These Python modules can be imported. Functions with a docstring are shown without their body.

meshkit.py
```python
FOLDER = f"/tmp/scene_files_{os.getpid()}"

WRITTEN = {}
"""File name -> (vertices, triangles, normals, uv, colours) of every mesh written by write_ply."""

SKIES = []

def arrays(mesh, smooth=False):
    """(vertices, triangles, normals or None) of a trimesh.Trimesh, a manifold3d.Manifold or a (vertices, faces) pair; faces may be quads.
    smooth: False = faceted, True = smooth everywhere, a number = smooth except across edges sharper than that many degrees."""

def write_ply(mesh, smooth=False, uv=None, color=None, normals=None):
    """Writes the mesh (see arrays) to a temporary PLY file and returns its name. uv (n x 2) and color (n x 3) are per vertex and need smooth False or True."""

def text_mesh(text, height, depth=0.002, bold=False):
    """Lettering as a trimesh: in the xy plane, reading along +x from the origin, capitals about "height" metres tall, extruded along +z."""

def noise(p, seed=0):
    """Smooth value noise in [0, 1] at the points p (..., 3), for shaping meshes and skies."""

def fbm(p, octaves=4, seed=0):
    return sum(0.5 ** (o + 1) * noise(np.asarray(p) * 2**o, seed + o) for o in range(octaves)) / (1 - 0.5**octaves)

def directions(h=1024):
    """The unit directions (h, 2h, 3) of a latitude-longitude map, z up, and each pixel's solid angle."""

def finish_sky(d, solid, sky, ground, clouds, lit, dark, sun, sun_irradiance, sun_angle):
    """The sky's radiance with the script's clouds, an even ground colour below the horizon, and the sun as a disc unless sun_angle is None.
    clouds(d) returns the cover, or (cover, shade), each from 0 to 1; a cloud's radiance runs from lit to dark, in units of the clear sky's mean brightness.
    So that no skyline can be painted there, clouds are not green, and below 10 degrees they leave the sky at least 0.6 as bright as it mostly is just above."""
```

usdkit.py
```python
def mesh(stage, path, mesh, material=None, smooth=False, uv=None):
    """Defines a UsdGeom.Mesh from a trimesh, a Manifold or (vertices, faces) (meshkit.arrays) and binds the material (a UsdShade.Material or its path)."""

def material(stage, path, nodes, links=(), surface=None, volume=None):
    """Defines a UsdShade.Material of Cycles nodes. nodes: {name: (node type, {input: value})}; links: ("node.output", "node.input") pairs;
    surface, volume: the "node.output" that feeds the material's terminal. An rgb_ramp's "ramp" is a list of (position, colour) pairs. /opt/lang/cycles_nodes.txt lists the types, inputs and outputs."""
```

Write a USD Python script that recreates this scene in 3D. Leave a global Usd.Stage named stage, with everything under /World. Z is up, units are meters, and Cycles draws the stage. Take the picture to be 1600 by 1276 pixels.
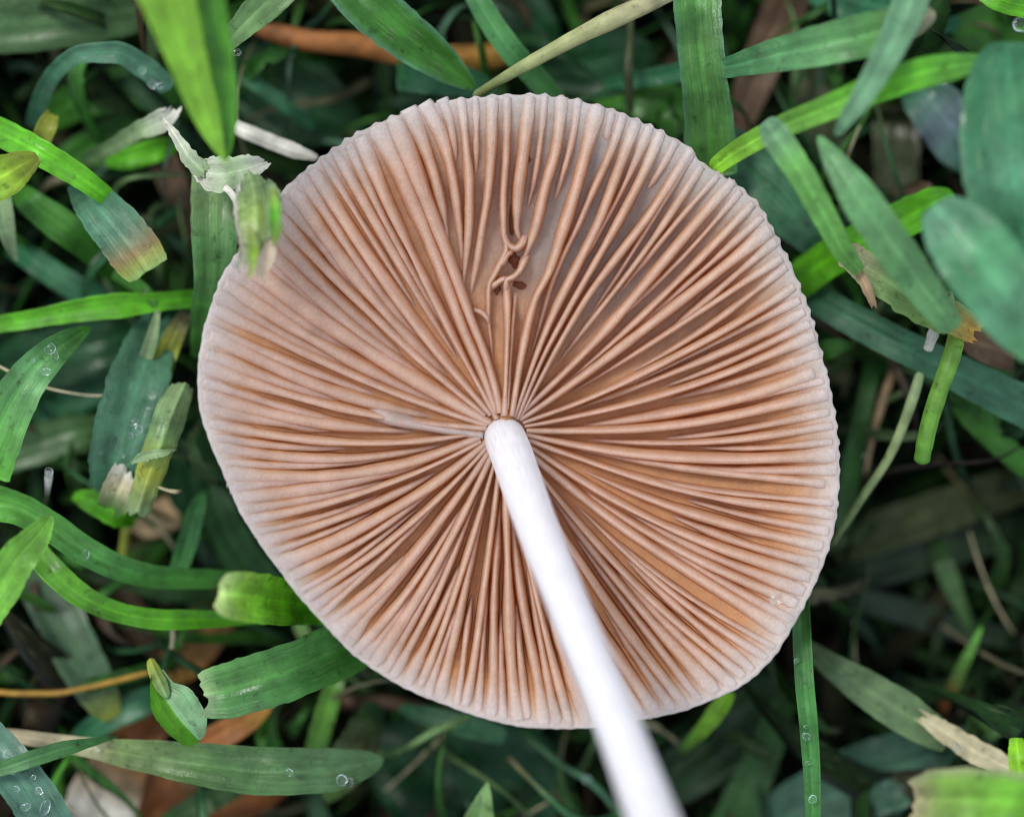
import math
import numpy as np
import meshkit
import usdkit
from scipy.interpolate import PchipInterpolator
from pxr import Usd, UsdGeom, UsdLux, UsdShade, Sdf, Gf, Vt

stage = Usd.Stage.CreateInMemory()
UsdGeom.SetStageUpAxis(stage, UsdGeom.Tokens.z)
UsdGeom.SetStageMetersPerUnit(stage, 1.0)
UsdGeom.Xform.Define(stage, '/World')
UsdGeom.Scope.Define(stage, '/World/Looks')
T = Sdf.ValueTypeNames

# ---------------------------------------------------------------- camera, sky, sun, exposure
CAM_H = 120.0          # millimetres above the soil; everything below is modelled in millimetres
cam = UsdGeom.Camera.Define(stage, '/World/camera')
cam.AddTranslateOp().Set(Gf.Vec3d(0, 0, CAM_H * 1e-3))
cam.CreateFocalLengthAttr(4.3)
cam.CreateHorizontalApertureAttr(4.3 * 0.64)
cam.CreateVerticalApertureAttr(4.3 * 0.64 * 816 / 1024)
cam.CreateFStopAttr(0.85)
cam.CreateFocusDistanceAttr(0.0995)
cam.CreateClippingRangeAttr(Gf.Vec2f(0.004, 200.0))
cam.CreateExposureAttr(0.62)

SUN = np.array([-0.50, 0.45, 0.80]); SUN /= np.linalg.norm(SUN)
sun_el = math.asin(SUN[2]); sun_rot = math.atan2(SUN[0], SUN[1])
dome = UsdLux.DomeLight.Define(stage, '/World/sky')
sky_mat = usdkit.material(stage, '/World/Looks/sky_look', {
    'sky': ('sky_texture', {'sky_type': 'single_scattering', 'sun_disc': False, 'sun_elevation': sun_el, 'sun_rotation': sun_rot}),
    'tc': ('texture_coordinate', {}),
    'n': ('noise_texture', {'scale': 2.2, 'detail': 5.0, 'roughness': 0.6}),
    'cover': ('map_range', {'from_min': 0.30, 'from_max': 0.62, 'to_min': 0.45, 'to_max': 0.95, 'clamp': True}),
    'cloud': ('mix', {'fac': 0.5, 'color1': (5.2, 5.8, 6.9), 'color2': (9.7, 10.6, 12.0)}),
    'm': ('mix', {}),
    'bg': ('background_shader', {'strength': 0.085}),
}, [('tc.generated', 'n.vector'), ('n.fac', 'cover.value'), ('n.fac', 'cloud.fac'), ('cover.result', 'm.fac'),
    ('sky.color', 'm.color1'), ('cloud.color', 'm.color2'), ('m.color', 'bg.color')], surface='bg.background')
UsdShade.MaterialBindingAPI.Apply(dome.GetPrim()).Bind(sky_mat)
dome.GetPrim().SetCustomDataByKey('kind', 'structure')

sun = UsdLux.DistantLight.Define(stage, '/World/sun')
sun.CreateIntensityAttr(0.40)
sun.CreateAngleAttr(18.0)
sun.CreateColorAttr(Gf.Vec3f(1.0, 0.97, 0.92))
sun.GetPrim().CreateAttribute('inputs:normalize', T.Bool).Set(True)
sun.AddOrientOp().Set(Gf.Quatf(Gf.Rotation(Gf.Vec3d(0, 0, 1), Gf.Vec3d(*map(float, SUN))).GetQuat()))

# ---------------------------------------------------------------- helpers
used = {}


def numbered(path):
    k = used.get(path, 0)
    used[path] = k + 1
    return path if k == 0 else f'{path}_{k:03d}'


def tag(prim, label=None, cat=None, group=None, kind=None):
    for key, val in (('label', label), ('category', cat), ('group', group), ('kind', kind)):
        if val:
            prim.SetCustomDataByKey(key, val)
    return prim


def thing(name, label, cat, at=(0, 0, 0), group=None):
    """An Xform at the base of the thing (millimetres); its children are its parts."""
    x = UsdGeom.Xform.Define(stage, numbered('/World/' + name))
    x.AddTranslateOp().Set(Gf.Vec3d(*[float(a) * 1e-3 for a in at]))
    p = tag(x.GetPrim(), label, cat, group)
    base[str(p.GetPath())] = np.array(at, float)
    return p


base = {}


def base_of(parent):
    s = str(parent)
    while s and s != '/World':
        if s in base:
            return base[s]
        s = s.rsplit('/', 1)[0]
    return np.zeros(3)


def put(name, v, f, mat, parent=None, tint=None, uv=None, smooth=True, label=None):
    """Defines one Mesh prim; v in millimetres of the world, stored relative to its thing's base."""
    ppath = str(parent.GetPath()) if parent is not None else '/World'
    path = numbered(f'{ppath}/{name}')
    f = np.asarray(f, int)
    if f.shape[1] == 4:
        f = np.vstack([f[:, [0, 1, 2]], f[:, [0, 2, 3]]])
    vv, ff, nn = meshkit.arrays(((np.asarray(v, float) - base_of(ppath)) * 1e-3, f), smooth)
    m = UsdGeom.Mesh.Define(stage, path)
    m.CreatePointsAttr(Vt.Vec3fArray.FromNumpy(vv.astype(np.float32)))
    m.CreateFaceVertexCountsAttr(Vt.IntArray.FromNumpy(np.full(len(ff), 3, np.int32)))
    m.CreateFaceVertexIndicesAttr(Vt.IntArray.FromNumpy(ff.astype(np.int32).ravel()))
    m.CreateSubdivisionSchemeAttr('none')
    if nn is not None:
        m.CreateNormalsAttr(Vt.Vec3fArray.FromNumpy(nn.astype(np.float32)))
        m.SetNormalsInterpolation('vertex')
    api = UsdGeom.PrimvarsAPI(m)
    if tint is not None:
        api.CreatePrimvar('tint', T.Color3fArray, 'vertex').Set(Vt.Vec3fArray.FromNumpy(np.asarray(tint, np.float32)))
    if uv is not None:
        api.CreatePrimvar('st', T.TexCoord2fArray, 'vertex').Set(Vt.Vec2fArray.FromNumpy(np.asarray(uv, np.float32)))
    UsdShade.MaterialBindingAPI.Apply(m.GetPrim()).Bind(mat)
    if label:
        tag(m.GetPrim(), label)
    return m.GetPrim()


PX = 0.04              # millimetres per pixel of the photograph at the height of 20 mm


def at(px, py, z):
    """Where the line of sight through a point of the photograph meets the height z (millimetres)."""
    s = PX * (CAM_H - np.asarray(z, float)) / 100.0
    return np.stack([(np.asarray(px, float) - 800) * s, (638 - np.asarray(py, float)) * s, np.asarray(z, float) + 0 * s], -1)


def unit(a):
    return a / np.maximum(np.linalg.norm(a, axis=-1, keepdims=True), 1e-12)


# ---------------------------------------------------------------- materials
def leaf_material(name, rough, trans, wax):
    return usdkit.material(stage, f'/World/Looks/{name}', {
        'tint': ('attribute', {'attribute': 'tint'}),
        'uv': ('uvmap', {'attribute': 'st'}),
        'sep': ('separate_xyz', {}),
        'geo': ('geometry', {}),
        'across': ('math', {'math_type': 'multiply', 'value2': 88.0}),
        'wav': ('math', {'math_type': 'sine'}),
        'stretch': ('mapping', {'scale': (20.0, 0.2, 1.0)}),
        'fib': ('noise_texture', {'scale': 1.0, 'detail': 3.0, 'roughness': 0.6}),
        'mott': ('noise_texture', {'scale': 620.0, 'detail': 4.0, 'roughness': 0.6}),
        'fine': ('noise_texture', {'scale': 5200.0, 'detail': 2.0}),
        'fibr': ('map_range', {'from_min': 0.25, 'from_max': 0.75, 'to_min': 0.78, 'to_max': 1.2}),
        'mottr': ('map_range', {'from_min': 0.28, 'from_max': 0.72, 'to_min': 0.66, 'to_max': 1.3}),
        'mul1': ('vector_math', {'math_type': 'scale'}),
        'mul2': ('vector_math', {'math_type': 'scale'}),
        'hgt': ('math', {'math_type': 'multiply_add', 'value2': 0.10, 'value3': 0.0}),
        'hgt2': ('math', {'math_type': 'add'}),
        'bump': ('bump', {'strength': 0.5, 'distance': 0.00005}),
        'wetn': ('noise_texture', {'scale': 330.0, 'detail': 4.0, 'roughness': 0.62}),
        'ror': ('map_range', {'from_min': 0.36, 'from_max': 0.58, 'to_min': rough + 0.2, 'to_max': rough - 0.22, 'clamp': True}),
        'spotn': ('noise_texture', {'scale': 1500.0, 'detail': 3.0, 'roughness': 0.65}),
        'spot': ('map_range', {'from_min': 0.60, 'from_max': 0.72, 'to_min': 1.0, 'to_max': 0.5, 'clamp': True}),
        'scrm': ('mapping', {'scale': (26.0, 0.55, 1.0)}),
        'scrn': ('noise_texture', {'scale': 1.0, 'detail': 2.0, 'roughness': 0.5}),
        'scr': ('map_range', {'from_min': 0.60, 'from_max': 0.74, 'to_min': 0.0, 'to_max': 0.38, 'clamp': True}),
        'mul3': ('vector_math', {'math_type': 'scale'}),
        'worn': ('mix', {'color2': (0.30, 0.36, 0.20)}),
        'p': ('principled_bsdf', {'specular_ior_level': wax, 'sheen_weight': 0.03, 'sheen_roughness': 0.4, 'sheen_tint': (0.75, 0.9, 1.0)}),
        'tcol': ('hsv', {'hue': 0.485, 'saturation': 1.1, 'value': 1.5}),
        'tr': ('translucent_bsdf', {}),
        'mix': ('mix_closure', {'fac': trans}),
    }, [('geo.position', 'spotn.vector'), ('spotn.fac', 'spot.value'), ('uv.UV', 'scrm.vector'), ('scrm.vector', 'scrn.vector'), ('scrn.fac', 'scr.value'),
        ('mul2.vector', 'mul3.vector1'), ('spot.result', 'mul3.scale'), ('mul3.vector', 'worn.color1'), ('scr.result', 'worn.fac'),
        ('uv.UV', 'sep.vector'), ('sep.x', 'across.value1'), ('across.value', 'wav.value1'), ('uv.UV', 'stretch.vector'), ('stretch.vector', 'fib.vector'),
        ('geo.position', 'mott.vector'), ('geo.position', 'fine.vector'), ('fib.fac', 'fibr.value'), ('mott.fac', 'mottr.value'),
        ('tint.vector', 'mul1.vector1'), ('fibr.result', 'mul1.scale'), ('mul1.vector', 'mul2.vector1'), ('mottr.result', 'mul2.scale'),
        ('wav.value', 'hgt.value1'), ('fib.fac', 'hgt.value3'), ('hgt.value', 'hgt2.value1'), ('fine.fac', 'hgt2.value2'), ('hgt2.value', 'bump.height'),
        ('geo.position', 'wetn.vector'), ('wetn.fac', 'ror.value'), ('ror.result', 'p.roughness'), ('worn.color', 'p.base_color'), ('bump.normal', 'p.normal'),
        ('worn.color', 'tcol.color'), ('tcol.color', 'tr.color'), ('p.BSDF', 'mix.closure1'), ('tr.BSDF', 'mix.closure2')], surface='mix.closure')


LEAF = leaf_material('fresh_leaf_look', 0.42, 0.30, 0.32)
DEEP = leaf_material('shaded_grass_look', 0.75, 0.25, 0.10)
DRY = leaf_material('dry_leaf_look', 0.60, 0.16, 0.22)

GILL = usdkit.material(stage, '/World/Looks/gill_look', {
    'tint': ('attribute', {'attribute': 'tint'}),
    'geo': ('geometry', {}),
    'n': ('noise_texture', {'scale': 900.0, 'detail': 4.0, 'roughness': 0.6}),
    'f': ('noise_texture', {'scale': 6500.0, 'detail': 4.0, 'roughness': 0.7}),
    'fr': ('map_range', {'from_min': 0.3, 'from_max': 0.7, 'to_min': 0.86, 'to_max': 1.14}),
    'm2': ('vector_math', {'math_type': 'scale'}),
    'r': ('map_range', {'from_min': 0.3, 'from_max': 0.7, 'to_min': 0.88, 'to_max': 1.12}),
    'm': ('vector_math', {'math_type': 'scale'}),
    'b': ('bump', {'strength': 0.9, 'distance': 0.00006}),
    'p': ('principled_bsdf', {'roughness': 0.62, 'specular_ior_level': 0.25, 'subsurface_weight': 0.35, 'subsurface_scale': 0.0005, 'subsurface_radius': (1.0, 0.45, 0.22)}),
    'tr': ('translucent_bsdf', {'color': (0.72, 0.36, 0.19)}),
    'x': ('mix_closure', {'fac': 0.24}),
}, [('geo.position', 'n.vector'), ('geo.position', 'f.vector'), ('n.fac', 'r.value'), ('tint.vector', 'm.vector1'), ('r.result', 'm.scale'), ('m.vector', 'm2.vector1'), ('f.fac', 'fr.value'), ('fr.result', 'm2.scale'), ('m2.vector', 'p.base_color'),
    ('f.fac', 'b.height'), ('b.normal', 'p.normal'), ('p.BSDF', 'x.closure1'), ('tr.BSDF', 'x.closure2')], surface='x.closure')

STEM = usdkit.material(stage, '/World/Looks/stem_look', {
    'uv': ('uvmap', {'attribute': 'st'}),
    'map': ('mapping', {'scale': (16.0, 0.35, 1.0)}),
    'n': ('noise_texture', {'scale': 2.0, 'detail': 4.0, 'roughness': 0.6}),
    'ramp': ('rgb_ramp', {'ramp': [(0.25, (0.56, 0.52, 0.52)), (0.6, (0.70, 0.67, 0.69))]}),
    'b': ('bump', {'strength': 0.4, 'distance': 0.00005}),
    'p': ('principled_bsdf', {'roughness': 0.55, 'specular_ior_level': 0.3, 'subsurface_weight': 0.3, 'subsurface_scale': 0.0008, 'subsurface_radius': (1.0, 0.8, 0.7)}),
}, [('uv.UV', 'map.vector'), ('map.vector', 'n.vector'), ('n.fac', 'ramp.fac'), ('ramp.color', 'p.base_color'), ('n.fac', 'b.height'), ('b.normal', 'p.normal')], surface='p.BSDF')

SOIL = usdkit.material(stage, '/World/Looks/soil_look', {
    'geo': ('geometry', {}),
    'n': ('noise_texture', {'scale': 260.0, 'detail': 8.0, 'roughness': 0.65}),
    'f': ('noise_texture', {'scale': 2600.0, 'detail': 5.0, 'roughness': 0.7}),
    'ramp': ('rgb_ramp', {'ramp': [(0.3, (0.010, 0.007, 0.005)), (0.5, (0.030, 0.020, 0.014)), (0.7, (0.062, 0.042, 0.028))]}),
    'b': ('bump', {'strength': 0.9, 'distance': 0.0006}),
    'p': ('principled_bsdf', {'roughness': 0.75, 'specular_ior_level': 0.3}),
}, [('geo.position', 'n.vector'), ('geo.position', 'f.vector'), ('n.fac', 'ramp.fac'), ('ramp.color', 'p.base_color'), ('f.fac', 'b.height'), ('b.normal', 'p.normal')], surface='p.BSDF')

DEW = usdkit.material(stage, '/World/Looks/dew_look', {
    'g': ('glass_bsdf', {'IOR': 1.33, 'roughness': 0.0, 'color': (0.98, 1.0, 1.0)}),
}, [], surface='g.BSDF')

CRUMB = usdkit.material(stage, '/World/Looks/crumb_look', {
    'geo': ('geometry', {}),
    'n': ('noise_texture', {'scale': 1500.0, 'detail': 6.0, 'roughness': 0.7}),
    'ramp': ('rgb_ramp', {'ramp': [(0.35, (0.006, 0.006, 0.008)), (0.7, (0.05, 0.048, 0.05))]}),
    'b': ('bump', {'strength': 0.8, 'distance': 0.0002}),
    'p': ('principled_bsdf', {'roughness': 0.55}),
}, [('geo.position', 'n.vector'), ('n.fac', 'ramp.fac'), ('ramp.color', 'p.base_color'), ('n.fac', 'b.height'), ('b.normal', 'p.normal')], surface='p.BSDF')

# ---------------------------------------------------------------- ground
rng = np.random.default_rng(7)


def make_ground():
    r = np.concatenate([np.linspace(0, 90, 70), np.geomspace(95, 60000, 40)])
    a = np.linspace(0, 2 * np.pi, 121)[:-1]
    R, A = np.meshgrid(r, a, indexing='ij')
    x, y = R * np.cos(A), R * np.sin(A)
    p = np.stack([x, y, 0 * x], -1)
    h = (meshkit.fbm(p / 9.0, seed=3) - 0.5) * 5.0 + (meshkit.fbm(p / 2.2, seed=5) - 0.5) * 1.6
    h *= np.clip(1.4 - R / 300, 0, 1)
    v = np.stack([x, y, h - 6.0], -1).reshape(-1, 3)
    n = len(a)
    i, j = np.meshgrid(np.arange(len(r) - 1), np.arange(n), indexing='ij')
    q = np.stack([i * n + j, (i + 1) * n + j, (i + 1) * n + (j + 1) % n, i * n + (j + 1) % n], -1).reshape(-1, 4)
    g = put('ground', v, q, SOIL)
    tag(g, 'dark damp soil under the grass', 'soil', kind='structure')


make_ground()

# ---------------------------------------------------------------- the mushroom
CX, CY = 787.0, 674.0
outline = np.array([(787, 149), (820, 147), (880, 152), (935, 165), (985, 185), (1030, 205), (1078, 232), (1092, 252), (1112, 263), (1150, 285), (1185, 320), (1212, 370),
                    (1240, 430), (1262, 480), (1280, 540), (1297, 600), (1306, 650), (1311, 720), (1310, 770), (1305, 820), (1290, 870), (1262, 930), (1235, 985), (1215, 1020),
                    (1180, 1055), (1130, 1085), (1070, 1110), (1000, 1125), (900, 1137), (820, 1136), (760, 1122), (700, 1103), (640, 1078), (590, 1050), (550, 1020), (515, 985),
                    (480, 945), (440, 895), (400, 840), (370, 790), (345, 730), (325, 680), (312, 640), (310, 590), (315, 540), (330, 480), (347, 430), (375, 390), (420, 335),
                    (440, 298), (490, 255), (545, 217), (590, 194), (640, 170), (690, 157), (745, 152)], float)
o_ang = np.arctan2(CY - outline[:, 1], outline[:, 0] - CX)
o_rad = np.hypot(outline[:, 0] - CX, CY - outline[:, 1])
o_idx = np.argsort(o_ang)
o_ang, o_rad = o_ang[o_idx], o_rad[o_idx]


def rim(th):
    """Radius of the cap's outline (pixels) in the direction th."""
    return np.interp(np.asarray(th), np.concatenate([o_ang - 2 * np.pi, o_ang, o_ang + 2 * np.pi]), np.tile(o_rad, 3))


def wrap(th):
    return (np.asarray(th) + np.pi) % (2 * np.pi) - np.pi


def sag(u):
    return 20.0 * np.sin(np.pi * np.clip(u, 0, 1) ** 0.9)


def plane(px, py):
    """Height of the tilted rim plane."""
    return 21.0 + (np.asarray(py) - 200.0) * 0.0028 - (np.asarray(px) - 800.0) * 0.0022


def flesh_z(px, py, u, th):
    top = np.exp(-(wrap(th - math.radians(80)) / 0.5) ** 2)
    dep = 4.6 - 0.8 * top
    r = np.hypot(np.asarray(px) - CX, np.asarray(py) - CY)
    return plane(px, py) - dep * (1 - np.clip(u, 0, 1.05) ** 1.9) + 1.9 * np.exp(-(r / 56.0) ** 2)


# rim teeth follow the gills, so the gills are laid out first
def sector(th):
    """(edge thickness px, height mm, lean px, outer end) of gills in the direction th."""
    d = math.degrees(float(wrap(th)))
    keys = [-180, -150, -120, -95, -60, -30, 0, 30, 52, 60, 105, 115, 140, 165, 180]
    thick = [11.0, 10.5, 10.0, 10.0, 10.5, 10.5, 10.0, 9.5, 9.0, 8.5, 9.0, 13, 15, 14.5, 12.0]
    high = [0.95, 0.95, 1.15, 1.3, 1.2, 1.15, 1.35, 1.4, 1.3, 1.2, 1.2, 1.2, 1.15, 0.95, 0.95]
    lean = [-5, -6, -4, 0, 5, 7, 6, 3, 1, 0, 0, -7, -11, -12, -5]
    end = [.997, .997, .997, .997, .998, .998, .998, 1.0, 1.0, 1.0, 1.0, 1.0, .998, .997, .997]
    return [float(np.interp(d, keys, a)) for a in (thick, high, lean, end)]


gills = []     # each: path in pixels (inner end first), base thickness, height, lean, name note


def radial_gill(th, u0, u1, jit):
    th_j = th + 0.0
    u = u0 + (u1 - u0) * (1 - (1 - np.linspace(0, 1, 34)) ** 1.45)
    R = rim(th_j)
    r = 22 + (R - 22) * u
    wob = jit[0] * np.sin(np.pi * u) + jit[1] * np.sin(2.1 * np.pi * u + jit[2]) * u + jit[4] * np.sin(7 * u + jit[3]) * u
    a = th_j + wob / np.maximum(r, 120.0)
    return np.stack([CX + r * np.cos(a), CY - r * np.sin(a) + sag(u) * (1 - 0.55 * max(0.0, math.sin(th_j)))], 1)


traced = [
    ([(588, 196), (625, 265), (660, 345), (694, 430), (726, 515), (755, 585), (776, 645)], 1.15, 1.5),
    ([(612, 185), (640, 250), (672, 330), (703, 410), (722, 462), (738, 505), (763, 570), (782, 645)], 1.25, 1.7),
    ([(637, 169), (665, 235), (685, 300), (697, 360), (699, 395)], 1.0, 1.2),
    ([(662, 160), (692, 220), (708, 285), (718, 360), (724, 425)], 1.0, 1.25),
    ([(690, 154), (705, 200), (712, 260)], 0.6, 0.9),  # the gills at the top of the picture, outer end first, and how tall and thick against their neighbours
    ([(720, 155), (727, 220), (733, 295), (733, 333), (729, 396), (724, 440), (722, 470)], 1.0, 1.0),
    ([(743, 153), (744, 200), (743, 280)], 0.55, 0.7),
    ([(769, 153), (768, 220), (763, 295), (753, 358), (745, 410), (737, 450), (733, 480)], 1.0, 1.1),
    ([(792, 152), (791, 233), (786, 320), (787, 366), (792, 386), (783, 409), (772, 430), (763, 450), (763, 488), (768, 540), (772, 590)], 1.0, 0.8),
    ([(828, 150), (818, 233), (808, 320), (807, 355), (814, 379), (820, 392)], 1.15, 1.25),
    ([(851, 150), (841, 245), (828, 310), (821, 336)], 0.6, 0.7),
    ([(877, 152), (871, 220), (851, 295), (836, 358), (820, 400), (811, 418), (815, 436)], 1.1, 1.2),
    ([(790, 432), (793, 500), (791, 570), (788, 650)], 1.1, 1.2),
    ([(806, 455), (801, 510), (797, 575), (793, 640)], 0.7, 0.7),
    ([(903, 157), (896, 208), (876, 283), (862, 325)], 0.6, 0.8),
    ([(935, 166), (918, 228), (896, 308), (876, 371), (858, 425), (836, 468), (821, 525), (809, 590), (800, 650)], 1.2, 1.3),
    ([(956, 175), (946, 222)], 0.5, 0.7),
    ([(974, 180), (954, 238), (926, 300), (903, 353), (880, 400), (860, 450), (840, 520), (822, 580)], 0.75, 0.9),
    ([(994, 190), (961, 280), (936, 346), (902, 415), (868, 483), (838, 555), (815, 620), (804, 652)], 1.15, 1.15),
    ([(1015, 199), (996, 245), (968, 305), (935, 365), (906, 415), (880, 460)], 0.7, 0.9),
    ([(1033, 207), (1008, 265), (972, 335), (930, 410), (890, 480), (850, 555), (822, 620), (808, 655)], 1.15, 1.05),
    ([(1056, 220), (1032, 265), (1008, 300)], 0.6, 0.8),
    ([(1080, 235), (1048, 285), (1008, 345), (965, 400), (920, 460), (875, 535), (835, 610), (812, 655)], 1.1, 1.05),
]
traced.append(([(572, 638), (610, 652), (660, 664), (710, 674), (755, 680)], 1.05, 1.25))
bridges = [
    [(785, 352), (789, 372), (796, 384), (805, 388), (815, 381), (821, 366)],
    [(826, 396), (818, 410), (811, 424), (801, 433), (791, 438), (790, 462)],
    [(800, 386), (794, 396), (787, 406), (777, 422)],
    [(766, 452), (776, 442), (788, 436), (796, 436)],
    [(737, 484), (748, 486), (757, 492), (765, 508)],
]
names_traced = {len(traced) - 1: 'greyish bruised gill left of the stem', 1: 'widest flattened gill left of the torn ones', 8: 'kinked gill with a brown notch near its middle', 9: 'thick gill broken off at a reddish notch', 11: 'gill ending in a small torn fork'}
for k, (pts, hk, tk) in enumerate(traced):
    pts = np.array(pts[::-1], float)
    d = np.concatenate([[0], np.cumsum(np.hypot(*np.diff(pts, axis=0).T))])
    s = np.linspace(0, d[-1], 34)
    path = np.stack([PchipInterpolator(d, pts[:, i])(s) for i in (0, 1)], 1)
    gills.append(dict(path=path, hk=hk, tk=tk, label=names_traced.get(k), tint=(0.52, 0.405, 0.365) if k == len(traced) - 1 else None))
for pts in bridges:
    pts = np.array(pts[::-1], float)
    d = np.concatenate([[0], np.cumsum(np.hypot(*np.diff(pts, axis=0).T))])
    s = np.linspace(0, d[-1], 22)
    path = np.stack([PchipInterpolator(d, pts[:, i])(s) for i in (0, 1)], 1)
    gills.append(dict(path=path, hk=0.85, tk=0.95, label='torn fold bridging two broken gills', bridge=True))
lo, hi = math.radians(57.0), math.radians(114.6)
N_REST = 116
span = 2 * np.pi - (hi - lo)
for i in range(N_REST):
    th = hi + span * (i + 0.5 + rng.uniform(-0.13, 0.13)) / N_REST
    jit = rng.normal(0, 1, 5) * np.array([4.5, 2.5, 1.0, 2.0, 1.5])
    cls = (0, 2, 1, 2)[i % 4]
    u0 = (0.0 + rng.uniform(0, 0.04), rng.uniform(0.10, 0.22), rng.uniform(0.28, 0.55))[cls]
    tk, hg, ln, en = sector(th)
    hk = (1.0, 0.88, 0.66)[cls] * rng.uniform(0.88, 1.12)
    gills.append(dict(path=radial_gill(th, u0, en * rng.uniform(0.985, 1.0) if rng.random() < 0.95 else en * rng.uniform(0.96, 0.99), jit), hk=hk, tk=(1.0, 0.95, 0.75)[cls] * rng.uniform(0.75, 1.35), label=None))

teeth = []
for g in gills:
    e = g['path'][-1]
    a = math.atan2(CY - e[1], e[0] - CX)
    if np.hypot(e[0] - CX, e[1] - CY) > 0.9 * rim(a):
        teeth.append(a)
teeth = np.array(teeth)


def rim_bumpy(th):
    d = np.abs(wrap(th[:, None] - teeth[None])).min(1)
    amp = np.interp(np.degrees(wrap(th)), [-180, -60, -20, 20, 110, 140, 170, 180], [0.6, 0.8, 2.0, 3.6, 4.4, 3.0, 0.6, 0.6]) * (0.4 + 1.2 * meshkit.noise(np.stack([th * 25, th * 0, th * 0], 1), seed=9))
    return rim(th) + amp * (np.exp(-(d / 0.012) ** 2) - 0.35) + 6.0 * (meshkit.fbm(np.stack([th * 6, th * 0, th * 0], 1), seed=4) - .5)


mush = thing('mushroom', 'mushroom with pinkish tan gills and white stem lying cap down on grass', 'mushroom', at=at(CX, CY, 16.0))

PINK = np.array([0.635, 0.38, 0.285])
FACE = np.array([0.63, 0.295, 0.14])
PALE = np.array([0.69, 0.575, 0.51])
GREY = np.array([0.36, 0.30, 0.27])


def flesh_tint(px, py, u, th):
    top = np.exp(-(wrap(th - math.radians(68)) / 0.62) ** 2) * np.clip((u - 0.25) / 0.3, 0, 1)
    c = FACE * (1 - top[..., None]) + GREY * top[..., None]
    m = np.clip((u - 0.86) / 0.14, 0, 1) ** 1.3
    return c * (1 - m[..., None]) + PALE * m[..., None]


def make_cap():
    nth = 720
    th = np.linspace(-np.pi, np.pi, nth + 1)[:-1]
    us = np.concatenate([np.linspace(0.0, 0.9, 28), [0.93, 0.955, 0.975, 0.99, 1.0]])
    R = rim_bumpy(th)
    V, Tn = [], []
    for u in us:
        r = 1 + (R - 1) * u
        px = CX + r * np.cos(th)
        py = CY - r * np.sin(th) + sag(u) * (1 - 0.55 * np.maximum(0, np.sin(th)))
        z = flesh_z(px, py, u, th)
        if u > 0.985:
            z = z - 0.05
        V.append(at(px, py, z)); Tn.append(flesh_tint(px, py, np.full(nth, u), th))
    # the skin of the cap's upper side, facing the soil
    for u in [1.0, 0.985, 0.95, 0.88, 0.75, 0.55, 0.35, 0.15, 0.0]:
        r = 1 + (R - 1) * (u if u < 1 else 1.002)
        px = CX + r * np.cos(th)
        py = CY - r * np.sin(th) + sag(u) * (1 - 0.55 * np.maximum(0, np.sin(th)))
        z = flesh_z(px, py, u, th) - 0.28 - 1.5 * (1 - u) ** 0.6
        V.append(at(px, py, z)); Tn.append(np.tile(PALE * 0.8, (nth, 1)))
    k = len(V)
    i, j = np.meshgrid(np.arange(k - 1), np.arange(nth), indexing='ij')
    q = np.stack([i * nth + j, (i + 1) * nth + j, (i + 1) * nth + (j + 1) % nth, i * nth + (j + 1) % nth], -1).reshape(-1, 4)
    return put('cap', np.concatenate(V), q, GILL, mush, tint=np.concatenate(Tn))


cap = make_cap()


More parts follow.
